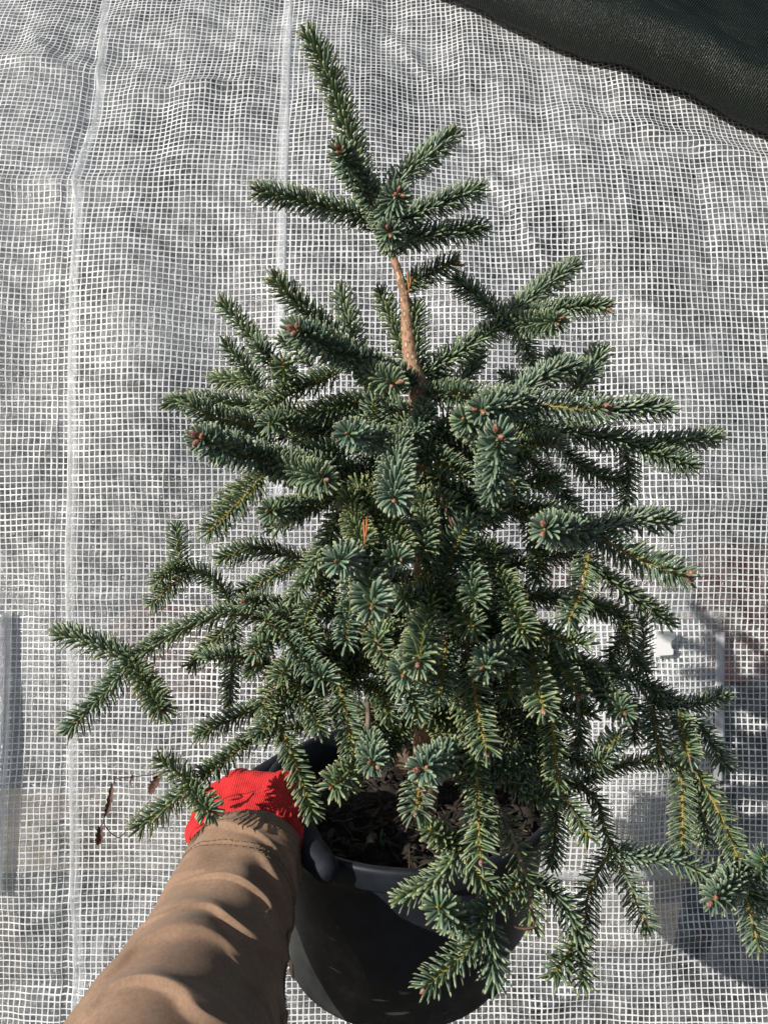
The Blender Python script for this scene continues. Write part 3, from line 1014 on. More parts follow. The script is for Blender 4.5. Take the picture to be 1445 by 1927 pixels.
def bud_mesh(c, d, size):
    """an egg-shaped bud with overlapping scales"""
    d = np.array(d); d = d / np.linalg.norm(d)
    ref = np.array([0, 0, 1.0]) if abs(d[2]) < 0.9 else np.array([1.0, 0, 0])
    a = np.cross(d, ref); a /= np.linalg.norm(a); b_ = np.cross(d, a)
    k = 8
    rows = []
    for i, (t, w) in enumerate(((0, 0.45), (0.12, 0.80), (0.2, 0.74), (0.4, 1.0), (0.48, 0.90), (0.68, 0.82), (0.74, 0.70), (0.92, 0.40), (1.0, 0.06))):
        ph = np.linspace(0, 2 * math.pi, k, endpoint=False) + (i // 2) * 0.4
        w2 = w * (1 + 0.06 * np.cos(4 * ph))
        rows.append(np.array(c) + d * size * 1.5 * t + size * 0.55 * w2[:, None] * (np.cos(ph)[:, None] * a + np.sin(ph)[:, None] * b_))
    return grid_mesh("bud", np.stack(rows), M_BUD, closed_u=True)


n_branch = 0


def shoot(pts, y0, y1, style='r', L=15, tone=0.7, buds=0, dens=1.75, rad=(1.7, 1.0), mat=None, bare=0.0, name="branch", wid=0.0019, label=None):
    """pts: photo points base -> tip; y0, y1: horizontal distance of base and tip"""
    global n_branch
    m = len(pts)
    P3 = []
    for i, (px, py) in enumerate(pts):
        f = i / (m - 1)
        P3.append(W(px, py, y0 + (y1 - y0) * f))
    n = max(8, int(sum((P3[i + 1] - P3[i]).length for i in range(m - 1)) / 0.006))
    path = catmull(P3, n)
    return shoot3(path, style, L, tone, buds, dens, rad, mat, bare, name, wid, label)


def shoot3(path, style, L, tone, buds, dens, rad, mat=None, bare=0.0, name="branch", wid=0.0019, label=None, tipfan=True):
    global n_branch
    n_branch += 1
    rr = np.linspace(rad[0] * .8, rad[1] * .75, len(path)) / 1000
    br = link(name, mesh_np(name, *tube(path, rr, 6, 0.08), mat or M_TWIG), fir)
    if label: br['label'] = label
    V, f, s, A = needle_mesh(path, style, L / 1000, tone, dens, bare=bare, wid=wid, tipfan=tipfan)
    o = link("needles", mesh_np("needles", V, f, s, M_NEEDLE, smooth=True, attr={'needle': A}), br)
    o['kind'] = 'stuff'
    if buds:
        d = path[-1] - path[-2]; d /= np.linalg.norm(d)
        ref = np.array([0, 0, 1.0]) if abs(d[2]) < 0.9 else np.array([1.0, 0, 0])
        a = np.cross(d, ref); a /= np.linalg.norm(a); b_ = np.cross(d, a)
        k = min(buds, 3)
        ph0 = random.uniform(0, 6.28)
        for i in range(k):
            ph = ph0 + i * 6.28 / max(k, 1)
            side = (a * math.cos(ph) + b_ * math.sin(ph)) if k > 1 else a * 0
            link("bud", bud_mesh(path[-1] + side * 0.0024 + d * 0.0005, d + side * 0.45, (0.0030 if buds == 1 else 0.0037) * random.uniform(0.8, 1.2) * (1.0 if buds < 4 else 1.35)), br)
    return br


# (photo points base -> tip, distance at base, at tip, style, needle mm, tone 0 green .. 1 blue, buds, limb to the trunk?, extras)
SHOOTS = [
    # crown
    ([(708, 436), (682, 330), (648, 222), (612, 125), (580, 66)], .669, .655, 'r', 16, .45, 2, 0, dict(rad=(3.0, 1.6), dens=2.1)),
    ([(716, 425), (700, 375), (668, 328), (641, 284)], .668, .575, 'r', 15, .75, 3, 0, dict(dens=2.0)),
    ([(712, 418), (660, 403), (588, 383), (530, 370), (486, 361)], .668, .640, 'r', 15, .55, 2, 0, dict(dens=2.1)),
    ([(722, 400), (748, 345), (798, 300), (852, 254)], .672, .715, 'r', 15, .65, 0, 0, dict(dens=2.1)),
    ([(718, 425), (728, 400), (750, 366)], .664, .580, 'r', 15, .85, 3, 0, dict(dens=2.1)),
    ([(738, 462), (736, 450), (733, 437)], .664, .590, 'r', 14.5, .85, 2, 0, dict(dens=2.1)),
    ([(730, 425), (772, 408), (838, 380), (902, 356)], .672, .690, 'r', 15, .65, 0, 0, dict(dens=2.1)),
    ([(738, 456), (775, 450), (840, 440), (906, 430)], .676, .705, 'r', 15, .5, 0, 0, dict(dens=2.0)),
    ([(788, 712), (782, 640), (781, 575)], .672, .676, 'r', 15, .5, 0, 0, dict(dens=2.0)),
    ([(772, 690), (745, 620), (716, 552)], .690, .720, 'r', 13, .35, 2, 0, {}),
    ([(764, 552), (780, 528), (815, 512), (854, 494)], .672, .655, 'r', 14, .5, 2, 0, {}),
    # upper right branch
    ([(790, 712), (822, 690), (880, 652), (950, 607)], .676, .700, 'r', 16, .55, 0, 0, dict(dens=2.0, rad=(3, 2))),
    ([(950, 607), (912, 570), (857, 527)], .700, .715, 'r', 15, .6, 0, 0, dict(dens=2.0)),
    ([(952, 604), (1010, 550), (1078, 500)], .700, .750, 'r', 15, .6, 0, 0, dict(dens=2.0)),
    ([(952, 606), (1040, 584), (1100, 576), (1141, 578)], .700, .680, 'r', 14, .5, 2, 0, dict(dens=2.0)),
    ([(950, 608), (1000, 612), (1050, 605)], .700, .620, 'r', 15, .6, 2, 0, dict(dens=1.9)),
    ([(960, 612), (985, 640), (1003, 690)], .702, .715, 'r', 15, .5, 0, 0, {}),
    ([(1036, 700), (1044, 666)], .74, .76, 'r', 12, .6, 1, 0, {}),
    ([(990, 722), (948, 706)], .74, .75, 'r', 12, .6, 0, 0, {}),
    ([(860, 730), (890, 690), (900, 660)], .70, .74, 'r', 13, .6, 0, 1, {}),
    # right middle
    ([(796, 748), (850, 742), (905, 750), (985, 760)], .665, .590, 'r', 16, .6, 0, 0, dict(dens=1.9, rad=(3, 2))),
    ([(990, 758), (950, 762), (904, 773)], .585, .495, 'r', 16, .9, 2, 0, dict(dens=1.9)),
    ([(975, 740), (1029, 706), (1080, 690)], .590, .620, 'r', 15, .75, 1, 0, dict(dens=2.0)),
    ([(1080, 738), (1105, 705), (1130, 662)], .620, .650, 'r', 15, .7, 1, 0, {}),
    ([(980, 758), (1030, 764), (1085, 768), (1135, 768)], .585, .550, 'o', 16, .6, 3, 0, {}),
    ([(1120, 778), (1190, 768), (1255, 769)], .625, .645, 'r', 15, .65, 1, 0, dict(dens=1.9)),
    ([(960, 790), (1040, 812), (1110, 820), (1199, 836)], .640, .665, 'r', 16, .6, 0, 1, dict(dens=1.9)),
    ([(1199, 836), (1275, 832), (1349, 822)], .665, .685, 'r', 14, .45, 1, 0, {}),
    ([(1195, 842), (1250, 860), (1302, 878)], .665, .635, 'r', 15, .6, 1, 0, dict(dens=1.9)),
    ([(1176, 838), (1182, 890), (1176, 946)], .680, .685, 'r', 14, .5, 0, 0, {}),
    ([(1060, 850), (1110, 890), (1165, 908)], .690, .690, 'r', 14, .4, 0, 1, {}),
    ([(925, 945), (930, 890), (938, 819)], .560, .465, 'r', 17, .95, 2, 1, dict(dens=1.6)),
    ([(915, 828), (890, 806), (873, 790)], .560, .505, 'r', 14, .7, 1, 1, {}),
    ([(975, 836), (1010, 838), (1042, 834)], .580, .560, 'c', 15, .6, 1, 1, {}),
    ([(776, 852), (820, 862), (882, 902)], .610, .560, 'c', 15, .45, 0, 1, {}),
    ([(960, 890), (1000, 915), (1050, 900)], .64, .62, 'r', 15, .6, 0, 1, {}),
    ([(1000, 870), (1040, 905), (1080, 960)], .66, .66, 'r', 15, .4, 0, 1, {}),
    ([(985, 850), (960, 880), (970, 930)], .60, .57, 'r', 15, .6, 0, 1, {}),
    # upper left
    ([(782, 722), (700, 690), (630, 660), (558, 622)], .660, .530, 'r', 17, .85, 4, 0, dict(dens=2.0, rad=(3, 1.6))),
    ([(680, 702), (712, 712), (743, 722)], .610, .535, 'r', 15, .6, 2, 0, dict(dens=1.6)),
    ([(665, 660), (620, 622), (560, 572), (517, 524)], .650, .635, 'r', 15, .45, 2, 0, dict(dens=2.0)),
    ([(668, 672), (658, 610), (641, 548)], .680, .705, 'r', 15, .5, 1, 0, dict(dens=1.6)),
    ([(500, 660), (455, 610), (418, 568)], .700, .720, 'r', 13, .45, 1, 0, {}),
    ([(505, 768), (468, 700), (426, 648)], .690, .690, 'r', 14, .6, 2, 1, {}),
    ([(482, 722), (440, 716), (406, 714)], .690, .720, 'r', 13, .25, 0, 0, {}),
    ([(545, 730), (515, 690), (484, 650)], .670, .640, 'r', 14, .6, 1, 0, {}),
    ([(538, 740), (535, 705), (533, 681)], .640, .610, 'o', 13, .4, 1, 0, {}),
    ([(585, 690), (560, 655), (530, 640)], .69, .70, 'r', 13, .7, 0, 0, {}),
    ([(640, 700), (560, 735), (494, 768)], .655, .620, 'c', 16, .45, 0, 0, dict(dens=2.0)),
    ([(745, 738), (680, 756), (590, 778)], .665, .640, 'r', 15, .55, 0, 0, dict(dens=1.9)),
    ([(545, 772), (470, 764), (405, 757), (319, 758)], .665, .665, 'r', 14, .45, 1, 1, dict(dens=2.0)),
    ([(500, 800), (440, 795), (405, 786), (360, 763)], .640, .600, 'o', 15, .55, 1, 0, {}),
    ([(640, 885), (560, 876), (446, 850), (377, 826)], .640, .500, 'r', 17, .9, 4, 1, dict(dens=2.0, rad=(3, 1.6))),
    ([(500, 866), (560, 890), (612, 902)], .590, .490, 'r', 16, .6, 1, 0, {}),
    ([(712, 815), (706, 785), (702, 755)], .620, .610, 'r', 14, .7, 0, 1, {}),
    ([(735, 832), (690, 825), (654, 816)], .600, .500, 'r', 15, 1.0, 1, 1, dict(dens=1.5)),
    ([(798, 762), (792, 800), (752, 850)], .640, .555, 'r', 15, .8, 0, 0, dict(dens=2.0)),
    ([(752, 845), (746, 890), (742, 940)], .545, .440, 'r', 16, .95, 1, 1, dict(dens=1.7)),
    ([(660, 880), (605, 850), (548, 812)], .670, .670, 'r', 14, .35, 0, 1, {}),
    ([(496, 896), (446, 950), (392, 1002)], .630, .595, 'o', 15, .3, 0, 0, dict(label="shoot with a brown dry tip at its upper end")),
    ([(570, 950), (540, 960), (506, 962)], .620, .550, 'r', 14, .7, 1, 1, {}),
    ([(650, 930), (590, 955), (528, 985)], .630, .600, 'c', 15, .6, 0, 1, {}),
    ([(640, 800), (600, 810), (560, 830)], .67, .66, 'r', 14, .55, 0, 1, {}),
    ([(500, 830), (470, 800), (440, 790)], .66, .65, 'r', 14, .6, 0, 1, {}),
    ([(560, 800), (530, 790), (505, 800)], .63, .60, 'r', 14, .6, 0, 1, {}),
    ([(470, 905), (440, 930), (418, 950)], .67, .66, 'r', 14, .45, 0, 1, {}),
    # left lower
    ([(342, 1078), (336, 1030), (333, 992)], .655, .660, 'r', 13, .5, 0, 0, dict(dens=1.5)),
    ([(356, 1074), (325, 1100), (285, 1137)], .655, .635, 'o', 13, .3, 0, 0, {}),
    ([(350, 1070), (320, 1075), (296, 1098)], .655, .640, 'c', 13, .3, 0, 0, {}),
    ([(446, 1155), (412, 1100), (380, 1078), (350, 1072)], .660, .655, 'r', 13, .55, 0, 0, {}),
    ([(612, 1197), (512, 1172), (436, 1156), (337, 1190), (264, 1234), (247, 1242)], .650, .600, 'c', 15, .5, 0, 1, dict(rad=(2.6, 1.8))),
    ([(247, 1242), (187, 1216), (114, 1192)], .600, .615, 'c', 15, .55, 0, 0, {}),
    ([(246, 1248), (190, 1316), (130, 1374)], .600, .565, 'c', 15, .7, 1, 0, {}),
    ([(250, 1246), (282, 1296), (308, 1338)], .600, .545, 'r', 15, .35, 1, 0, {}),
    ([(556, 1066), (505, 1088), (454, 1118)], .680, .670, 'r', 13, .4, 0, 1, {}),
    ([(640, 970), (605, 1040), (552, 1128)], .600, .600, 'c', 14, .5, 0, 1, {}),
    ([(536, 1044), (475, 1032), (416, 1052)], .640, .625, 'r', 14, .45, 0, 1, {}),
    ([(580, 955), (540, 975), (512, 992)], .640, .620, 'r', 14, .4, 0, 1, {}),
    ([(560, 1142), (500, 1136), (463, 1132)], .630, .610, 'r', 13, .5, 1, 1, {}),
    ([(552, 1160), (515, 1192), (478, 1226)], .620, .565, 'r', 14, .6, 1, 0, {}),
    ([(540, 1274), (460, 1240), (390, 1240)], .620, .580, 'c', 14, .6, 0, 1, {}),
    ([(424, 1184), (395, 1215), (360, 1252)], .670, .660, 'r', 13, .25, 0, 0, {}),
    ([(440, 1160), (437, 1243), (430, 1330)], .675, .660, 'r', 12, .45, 0, 0, {}),
    ([(618, 1284), (550, 1325), (484, 1386)], .600, .545, 'c', 14, .6, 0, 1, {}),
    ([(500, 1326), (440, 1352), (374, 1382)], .610, .590, 'r', 13, .5, 0, 1, {}),
    ([(560, 1370), (470, 1398), (415, 1440), (364, 1476)], .600, .540, 'c', 13, .45, 0, 1, {}),
    ([(364, 1476), (314, 1520), (262, 1558)], .540, .525, 'r', 14, .45, 0, 0, dict(dens=1.5)),
    ([(366, 1478), (330, 1450), (300, 1428)], .540, .545, 'r', 13, .35, 0, 0, dict(dens=1.5)),
    ([(362, 1480), (380, 1505), (397, 1528)], .540, .500, 'r', 13, .5, 1, 0, dict(dens=1.6)),
    ([(530, 1372), (556, 1437), (590, 1534)], .550, .520, 'o', 13, .35, 0, 1, {}),
    ([(640, 1292), (655, 1365), (668, 1432)], .570, .530, 'o', 14, .45, 0, 1, {}),
    ([(698, 1390), (700, 1415), (703, 1438)], .540, .475, 'r', 14, .9, 2, 1, dict(dens=1.3)),
    ([(672, 1440), (648, 1462), (625, 1481)], .530, .490, 'o', 16, .35, 1, 1, dict(dens=1.3)),
    ([(795, 1446), (788, 1490), (782, 1528)], .500, .465, 'o', 15, .7, 1, 0, dict(dens=1.3)),
    ([(852, 1412), (825, 1432), (796, 1446)], .540, .455, 'r', 16, 1.0, 2, 1, dict(dens=1.2, wid=.0022)),
    ([(540, 1200), (580, 1250), (615, 1280)], .570, .520, 'c', 15, .8, 0, 1, {}),
    ([(480, 1180), (500, 1220), (470, 1270)], .66, .65, 'r', 13, .5, 0, 0, {}),
    ([(620, 1230), (570, 1245), (525, 1270)], .60, .56, 'r', 14, .5, 0, 1, {}),
    ([(600, 1130), (575, 1170), (590, 1215)], .60, .56, 'r', 14, .6, 0, 1, {}),
    ([(560, 1310), (590, 1340), (600, 1370)], .57, .54, 'r', 14, .4, 0, 1, {}),
    # centre
    ([(668, 962), (672, 990), (688, 1030)], .560, .500, 'r', 14, .15, 0, 1, dict(dens=2.1)),
    ([(706, 962), (735, 990), (763, 1034)], .570, .510, 'r', 14, .12, 0, 1, dict(dens=2.0)),
    ([(800, 965), (802, 1000), (798, 1040)], .580, .520, 'c', 14, .5, 0, 1, {}),
    ([(832, 1098), (852, 1040), (880, 985)], .560, .545, 'r', 16, .85, 0, 1, {}),
    ([(690, 1050), (662, 1052), (634, 1056)], .530, .450, 'r', 15, 1.0, 1, 1, dict(dens=1.4)),
    ([(702, 1040), (730, 1046), (752, 1053)], .540, .490, 'c', 14, .7, 1, 1, dict(dens=1.5)),
    ([(690, 1060), (696, 1100), (700, 1142)], .520, .430, 'o', 16, .85, 1, 1, dict(dens=1.4, wid=.0021)),
    ([(835, 1145), (790, 1130), (752, 1124)], .560, .530, 'r', 15, .7, 0, 1, {}),
    ([(885, 1068), (890, 1100), (894, 1132)], .550, .510, 'c', 15, .7, 0, 1, {}),
    ([(935, 1070), (960, 1125), (988, 1196)], .570, .500, 'c', 15, .3, 0, 1, {}),
    ([(855, 1142), (872, 1160), (892, 1180)], .540, .500, 'o', 15, .3, 0, 1, dict(dens=1.4)),
    ([(806, 1156), (796, 1200), (787, 1248)], .520, .450, 'o', 16, .45, 1, 1, {}),
    ([(772, 1228), (766, 1250), (759, 1270)], .510, .460, 'r', 14, .8, 1, 1, dict(dens=1.4)),
    ([(745, 1265), (765, 1300), (787, 1345)], .500, .480, 'c', 14, .7, 0, 1, {}),
    ([(840, 1205), (833, 1260), (826, 1310)], .530, .490, 'o', 14, .75, 0, 1, {}),
    ([(660, 1135), (656, 1170), (652, 1210)], .580, .545, 'c', 14, .9, 0, 1, {}),
    ([(632, 1280), (670, 1262), (720, 1236)], .610, .590, 'r', 14, .15, 0, 1, dict(dens=2.0)),
    ([(895, 1352), (850, 1350), (800, 1344)], .580, .550, 'r', 14, .15, 0, 1, dict(dens=2.0)),
    ([(884, 1255), (896, 1320), (905, 1370), (916, 1412)], .520, .480, 'o', 15, .45, 1, 1, {}),
    ([(955, 1258), (960, 1285), (957, 1312)], .560, .540, 'o', 13, .2, 0, 1, {}),
    ([(770, 930), (800, 945), (850, 950)], .62, .58, 'r', 15, .7, 0, 1, {}),
    ([(850, 920), (880, 950), (900, 985)], .62, .58, 'r', 15, .6, 0, 1, {}),
    ([(1000, 1010), (1015, 1050), (1010, 1090)], .62, .60, 'r', 15, .45, 0, 1, {}),
    ([(905, 1150), (930, 1190), (935, 1230)], .58, .54, 'r', 15, .5, 0, 1, {}),
    ([(720, 1170), (735, 1200), (730, 1240)], .56, .52, 'r', 15, .55, 0, 1, {}),
    ([(620, 1020), (600, 1080), (620, 1130)], .63, .61, 'r', 14, .6, 0, 1, {}),
    ([(690, 1290), (720, 1310), (735, 1350)], .58, .55, 'r', 14, .4, 0, 1, {}),
    ([(760, 1370), (740, 1400), (720, 1420)], .58, .55, 'r', 14, .4, 0, 1, {}),
    ([(850, 1280), (870, 1310), (860, 1345)], .60, .58, 'r', 14, .4, 0, 1, {}),
    # right lower
    ([(928, 952), (1000, 962), (1060, 978), (1112, 1002)], .610, .560, 'c', 16, .5, 0, 1, dict(dens=2.0, rad=(2.6, 1.8))),
    ([(1112, 1002), (1070, 1000), (1024, 996)], .560, .465, 'r', 16, .95, 2, 0, dict(dens=1.7)),
    ([(1112, 1000), (1187, 982), (1258, 982)], .560, .590, 'c', 15, .8, 0, 0, dict(dens=2.0)),
    ([(1114, 1004), (1200, 1052), (1288, 1084)], .560, .515, 'o', 16, .6, 4, 0, dict(dens=2.0)),
    ([(1108, 1040), (1094, 1112), (1070, 1168)], .560, .520, 'o', 15, .6, 0, 0, dict(dens=1.5)),
    ([(1130, 1080), (1195, 1128), (1256, 1170)], .625, .640, 'c', 14, .35, 0, 1, {}),
    ([(1204, 1262), (1210, 1210), (1207, 1164)], .690, .705, 'r', 13, .55, 0, 0, dict(dens=1.4)),
    ([(990, 1196), (1048, 1202), (1102, 1214)], .550, .520, 'c', 16, .5, 0, 1, dict(dens=1.3)),
    ([(978, 1208), (940, 1232), (908, 1256)], .545, .470, 'r', 15, .8, 1, 1, dict(dens=1.4)),
    ([(998, 1245), (1010, 1290), (1022, 1336)], .530, .480, 'o', 15, .4, 1, 1, dict(dens=1.5)),
    ([(1050, 1250), (1070, 1280), (1086, 1308)], .560, .535, 'o', 14, .45, 1, 1, {}),
    ([(1070, 1245), (1100, 1256), (1136, 1272)], .600, .590, 'r', 12, .1, 0, 1, {}),
    ([(1235, 1330), (1300, 1330), (1364, 1310)], .660, .655, 'r', 14, .6, 0, 0, {}),
    ([(1140, 1262), (1204, 1285), (1275, 1326)], .665, .660, 'r', 14, .55, 0, 1, {}),
    ([(1224, 1330), (1232, 1372), (1242, 1420)], .620, .580, 'o', 15, .5, 1, 0, {}),
    ([(1278, 1340), (1286, 1382), (1296, 1424)], .620, .570, 'o', 15, .5, 1, 0, {}),
    ([(1300, 1350), (1335, 1395), (1366, 1444)], .640, .620, 'r', 14, .7, 0, 0, {}),
    ([(1126, 1285), (1150, 1315), (1174, 1342)], .600, .540, 'r', 15, .6, 1, 1, {}),
    ([(1170, 1300), (1195, 1345), (1192, 1392)], .660, .650, 'r', 14, .4, 0, 0, {}),
    ([(1055, 1330), (1082, 1338), (1114, 1346)], .580, .560, 'c', 13, .3, 0, 1, {}),
    ([(1090, 1350), (1088, 1395), (1082, 1440)], .630, .620, 'r', 13, .4, 0, 1, {}),
    ([(1120, 1430), (1145, 1405), (1165, 1385)], .58, .55, 'o', 14, .8, 0, 0, dict(dens=1.3)),
    ([(1180, 1215), (1190, 1240), (1215, 1262)], .67, .66, 'r', 14, .5, 0, 1, {}),
    ([(1160, 1215), (1150, 1250), (1160, 1285)], .65, .63, 'r', 14, .5, 0, 1, {}),
    ([(1225, 1285), (1235, 1310), (1228, 1340)], .66, .65, 'r', 14, .45, 0, 0, {}),
    # hanging over the pot and out to the right
    ([(1038, 1330), (1042, 1400), (1050, 1478)], .555, .530, 'o', 14, .35, 0, 1, {}),
    ([(1048, 1486), (1076, 1520), (1108, 1578)], .540, .525, 'o', 13, .3, 0, 1, {}),
    ([(1046, 1498), (1044, 1560), (1038, 1628)], .560, .545, 'r', 13, .45, 0, 0, {}),
    ([(918, 1490), (946, 1536), (972, 1598), (992, 1664), (1003, 1745)], .520, .470, 'o', 14, .1, 0, 1, dict(mat='wood', rad=(3.2, 2.0), bare=.18, dens=.9)),
    ([(897, 1462), (900, 1495), (901, 1525)], .500, .485, 'o', 13, .5, 1, 1, dict(dens=1.4)),
    ([(899, 1524), (901, 1570), (904, 1616)], .485, .460, 'o', 16, .45, 1, 0, dict(dens=1.2, wid=.0021)),
    ([(866, 1598), (838, 1580), (806, 1559)], .485, .470, 'r', 12, .25, 0, 0, {}),
    ([(872, 1600), (894, 1640), (920, 1672)], .485, .475, 'o', 13, .35, 0, 0, {}),
    ([(868, 1598), (832, 1645), (795, 1674), (752, 1692)], .485, .490, 'c', 13, .45, 0, 1, {}),
    ([(990, 1658), (940, 1694), (897, 1732)], .485, .460, 'c', 14, .6, 0, 0, dict(dens=1.5)),
    ([(880, 1740), (850, 1725), (822, 1706)], .470, .440, 'r', 15, .7, 0, 0, dict(dens=1.2, wid=.0021)),
    ([(925, 1738), (862, 1805), (801, 1860)], .475, .455, 'c', 15, .55, 1, 0, dict(dens=1.4)),
    ([(920, 1738), (925, 1790), (930, 1846)], .480, .470, 'r', 15, .75, 1, 0, dict(dens=1.3)),
    ([(992, 1655), (1046, 1684), (1076, 1732), (1092, 1764)], .500, .485, 'r', 13, .55, 0, 0, dict(dens=1.4)),
    ([(1150, 1600), (1118, 1652), (1105, 1690), (1098, 1762)], .560, .530, 'o', 14, .4, 0, 0, dict(dens=1.4)),
    ([(1154, 1600), (1183, 1662), (1204, 1718), (1221, 1745)], .560, .535, 'o', 14, .45, 1, 0, dict(dens=1.3)),
    ([(1088, 1755), (1070, 1795), (1040, 1835)], .500, .470, 'r', 14, .4, 0, 0, dict(dens=1.0, wid=.0021)),
    ([(1090, 1755), (1092, 1800), (1098, 1850)], .500, .480, 'r', 14, .4, 0, 0, dict(dens=1.0, wid=.0021)),
    ([(1080, 1480), (1120, 1500), (1136, 1556), (1150, 1596)], .590, .560, 'r', 11, .05, 0, 1, dict(mat='wood', rad=(2.6, 2.0), dens=1.3)),
    ([(1060, 1478), (1110, 1466), (1175, 1440), (1230, 1434), (1302, 1446)], .600, .600, 'r', 10, .08, 3, 1, dict(mat='wood', rad=(2.8, 2.2), dens=1.5)),
    ([(1280, 1448), (1284, 1520), (1282, 1596)], .600, .560, 'o', 14, .35, 0, 0, dict(dens=1.6)),
    ([(1308, 1450), (1345, 1515), (1375, 1580), (1396, 1640)], .600, .550, 'o', 14, .3, 0, 0, dict(dens=1.6)),
    ([(1306, 1455), (1318, 1520), (1324, 1586)], .610, .610, 'r', 13, .35, 0, 0, {}),
    ([(1156, 1600), (1205, 1616), (1264, 1617)], .560, .550, 'c', 14, .85, 1, 0, dict(dens=1.4)),
    ([(1264, 1617), (1308, 1636), (1340, 1658)], .550, .545, 'o', 14, .6, 1, 0, dict(dens=1.4)),
    ([(1392, 1642), (1370, 1668), (1343, 1693)], .555, .490, 'r', 15, .9, 2, 0, dict(dens=1.3)),
    ([(1394, 1642), (1410, 1715), (1428, 1784)], .550, .520, 'o', 15, .5, 1, 0, dict(dens=1.4)),
    ([(1396, 1650), (1430, 1648), (1475, 1632)], .555, .560, 'r', 14, .8, 0, 0, {}),
    ([(1404, 1665), (1420, 1690), (1460, 1712)], .55, .54, 'r', 14, .6, 0, 0, {}),
    ([(1336, 1650), (1362, 1640), (1392, 1642)], .548, .552, 'r', 13, .5, 0, 0, {}),
    ([(1428, 1650), (1432, 1632), (1438, 1612)], .55, .54, 'r', 14, .8, 0, 0, {}),
    ([(1000, 1420), (960, 1440), (915, 1440)], .55, .52, 'r', 14, .7, 0, 1, dict(dens=1.5)),
    ([(1060, 1420), (1100, 1440), (1140, 1430)], .57, .55, 'r', 14, .6, 0, 1, {}),
    ([(960, 1470), (1000, 1500), (1040, 1500)], .54, .53, 'r', 12, .5, 0, 1, {}),
    ([(1020, 1390), (990, 1430), (985, 1480)], .56, .54, 'r', 13, .6, 0, 1, {}),
]

MATS = {'wood': M_WOOD}
limb_todo = []
for (pts, y0, y1, style, L, tone, buds, conn, kw) in SHOOTS:
    kw = dict(kw)
    if 'mat' in kw: kw['mat'] = MATS[kw['mat']]
    shoot(pts, y0, y1, style, L, tone, buds, **kw)
    if conn:
        limb_todo.append((W(*pts[0], y0), (W(*pts[1], y0 + (y1 - y0) / (len(pts) - 1)) - W(*pts[0], y0)).normalized(), tone))

# older wood that carries the shoots: from the trunk out to each shoot's base
for bp, bd, tone in limb_todo:
    rho = math.hypot(bp.x - tr_path[40][0], bp.y - PY)
    za = bp.z - 0.12 * rho if bp.z > ZR + 0.16 else bp.z + 0.18 * rho
    za = min(max(za, ZR + 0.012), tr_pts[7].z)
    a0 = trunk_at(za)
    mid = (a0 + bp) / 2 + Vector((0, 0, 0.012 if bp.z > ZR + 0.16 else 0.03 + 0.05 * max(0, (ZR + 0.03 - bp.z) / 0.1)))
    # arrive in the direction of the shoot
    pre = bp - bd * min(0.03, rho * 0.25)
    path = catmull([a0, mid, pre, bp], max(8, int((bp - a0).length / 0.008)))
    fr_ = 0.25
    shoot3(path, 'r', 13.5, max(0.1, tone - 0.35), 0, 0.95, (3.2, 1.8), M_WOOD, fr_, "branch", tipfan=False)

# shoots on the far side and in the heart of the fir
prof_z = [(W(780, py, PY).z, (xr - xl) / 2 / FPX * 0.70) for py, xl, xr in ((720, 660, 900), (800, 600, 1000), (900, 520, 1080), (1000, 520, 1090), (1150, 540, 1120), (1300, 560, 1150), (1400, 560, 1120))][::-1]
for i in range(24):
    z = random.uniform(ZR + 0.03, W(780, 735, PY).z)
    a0 = trunk_at(z)
    ang = random.uniform(0, 2 * math.pi) if i % 3 else random.uniform(0.3, math.pi - 0.3)
    ln = np.interp(z, [p[0] for p in prof_z], [p[1] for p in prof_z]) * random.uniform(0.55, 0.95)
    droop = np.interp(z, [ZR, ZR + 0.33], [-0.1, 0.25])
    d = Vector((math.cos(ang), math.sin(ang), 0))
    p1 = a0 + d * ln * 0.5 + Vector((0, 0, ln * (droop + 0.12) * 0.6))
    p2 = a0 + d * ln + Vector((0, 0, ln * droop))
    path = catmull([a0, p1, p2], max(8, int(ln / 0.008)))
    shoot3(path, 'r', 14, random.uniform(0.3, 0.7), 0, 1.4, (2.8, 1.2), M_WOOD, 0.12, "branch")

# loose dead needles caught on the fir
for (a_, b_, y_, lab) in (((772, 508), (766, 556), .655, "two orange dead needles hanging on the trunk below the crown"), ((690, 972), (683, 1030), .490, "thin orange dead needle lying on a pale shoot in the middle of the fir")):
    V1 = tube(catmull([W(*a_, y_), W((a_[0] + b_[0]) / 2 + 3, (a_[1] + b_[1]) / 2, y_ - .003), W(*b_, y_)], 6), [0.0004, 0.0007, 0.0008, 0.0008, 0.0006, 0.0003], 5)
    V2 = tube(catmull([W(a_[0] - 6, a_[1] + 6, y_), W(b_[0] + 4, b_[1] - 4, y_ - .004)], 6), [0.0004, 0.0007, 0.0008, 0.0008, 0.0006, 0.0003], 5)
    tag(link("dead_needle", mesh_np("dead_needle", *join_np([V1, V2]), M_DEAD)), lab, "dead needle")
tag(link("dead_twig", mesh_np("dead_twig", *tube(catmull([W(822, 922, .545), W(838, 955, .535), W(852, 992, .53)], 8), np.linspace(.0007, .0012, 8), 5), M_DRYLEAF)), "thin bare brown twig caught in the middle of the fir", "twig")
tag(link("dead_twig", mesh_np("dead_twig", *tube(catmull([W(958, 1742, .468), W(985, 1748, .466), W(1006, 1744, .464)], 8), np.linspace(.0008, .0012, 8), 5), M_DRYLEAF)), "short snapped brown twig at the foot of the hanging woody branch", "twig")
tag(link("dead_twig", mesh_np("dead_twig", *tube(catmull([W(692, 1320, .50), W(693, 1350, .497), W(692, 1372, .495)], 8), np.linspace(.0016, .0020, 8), 6), M_CHIP)), "short pale stub hanging above the soil left of the trunk", "twig")

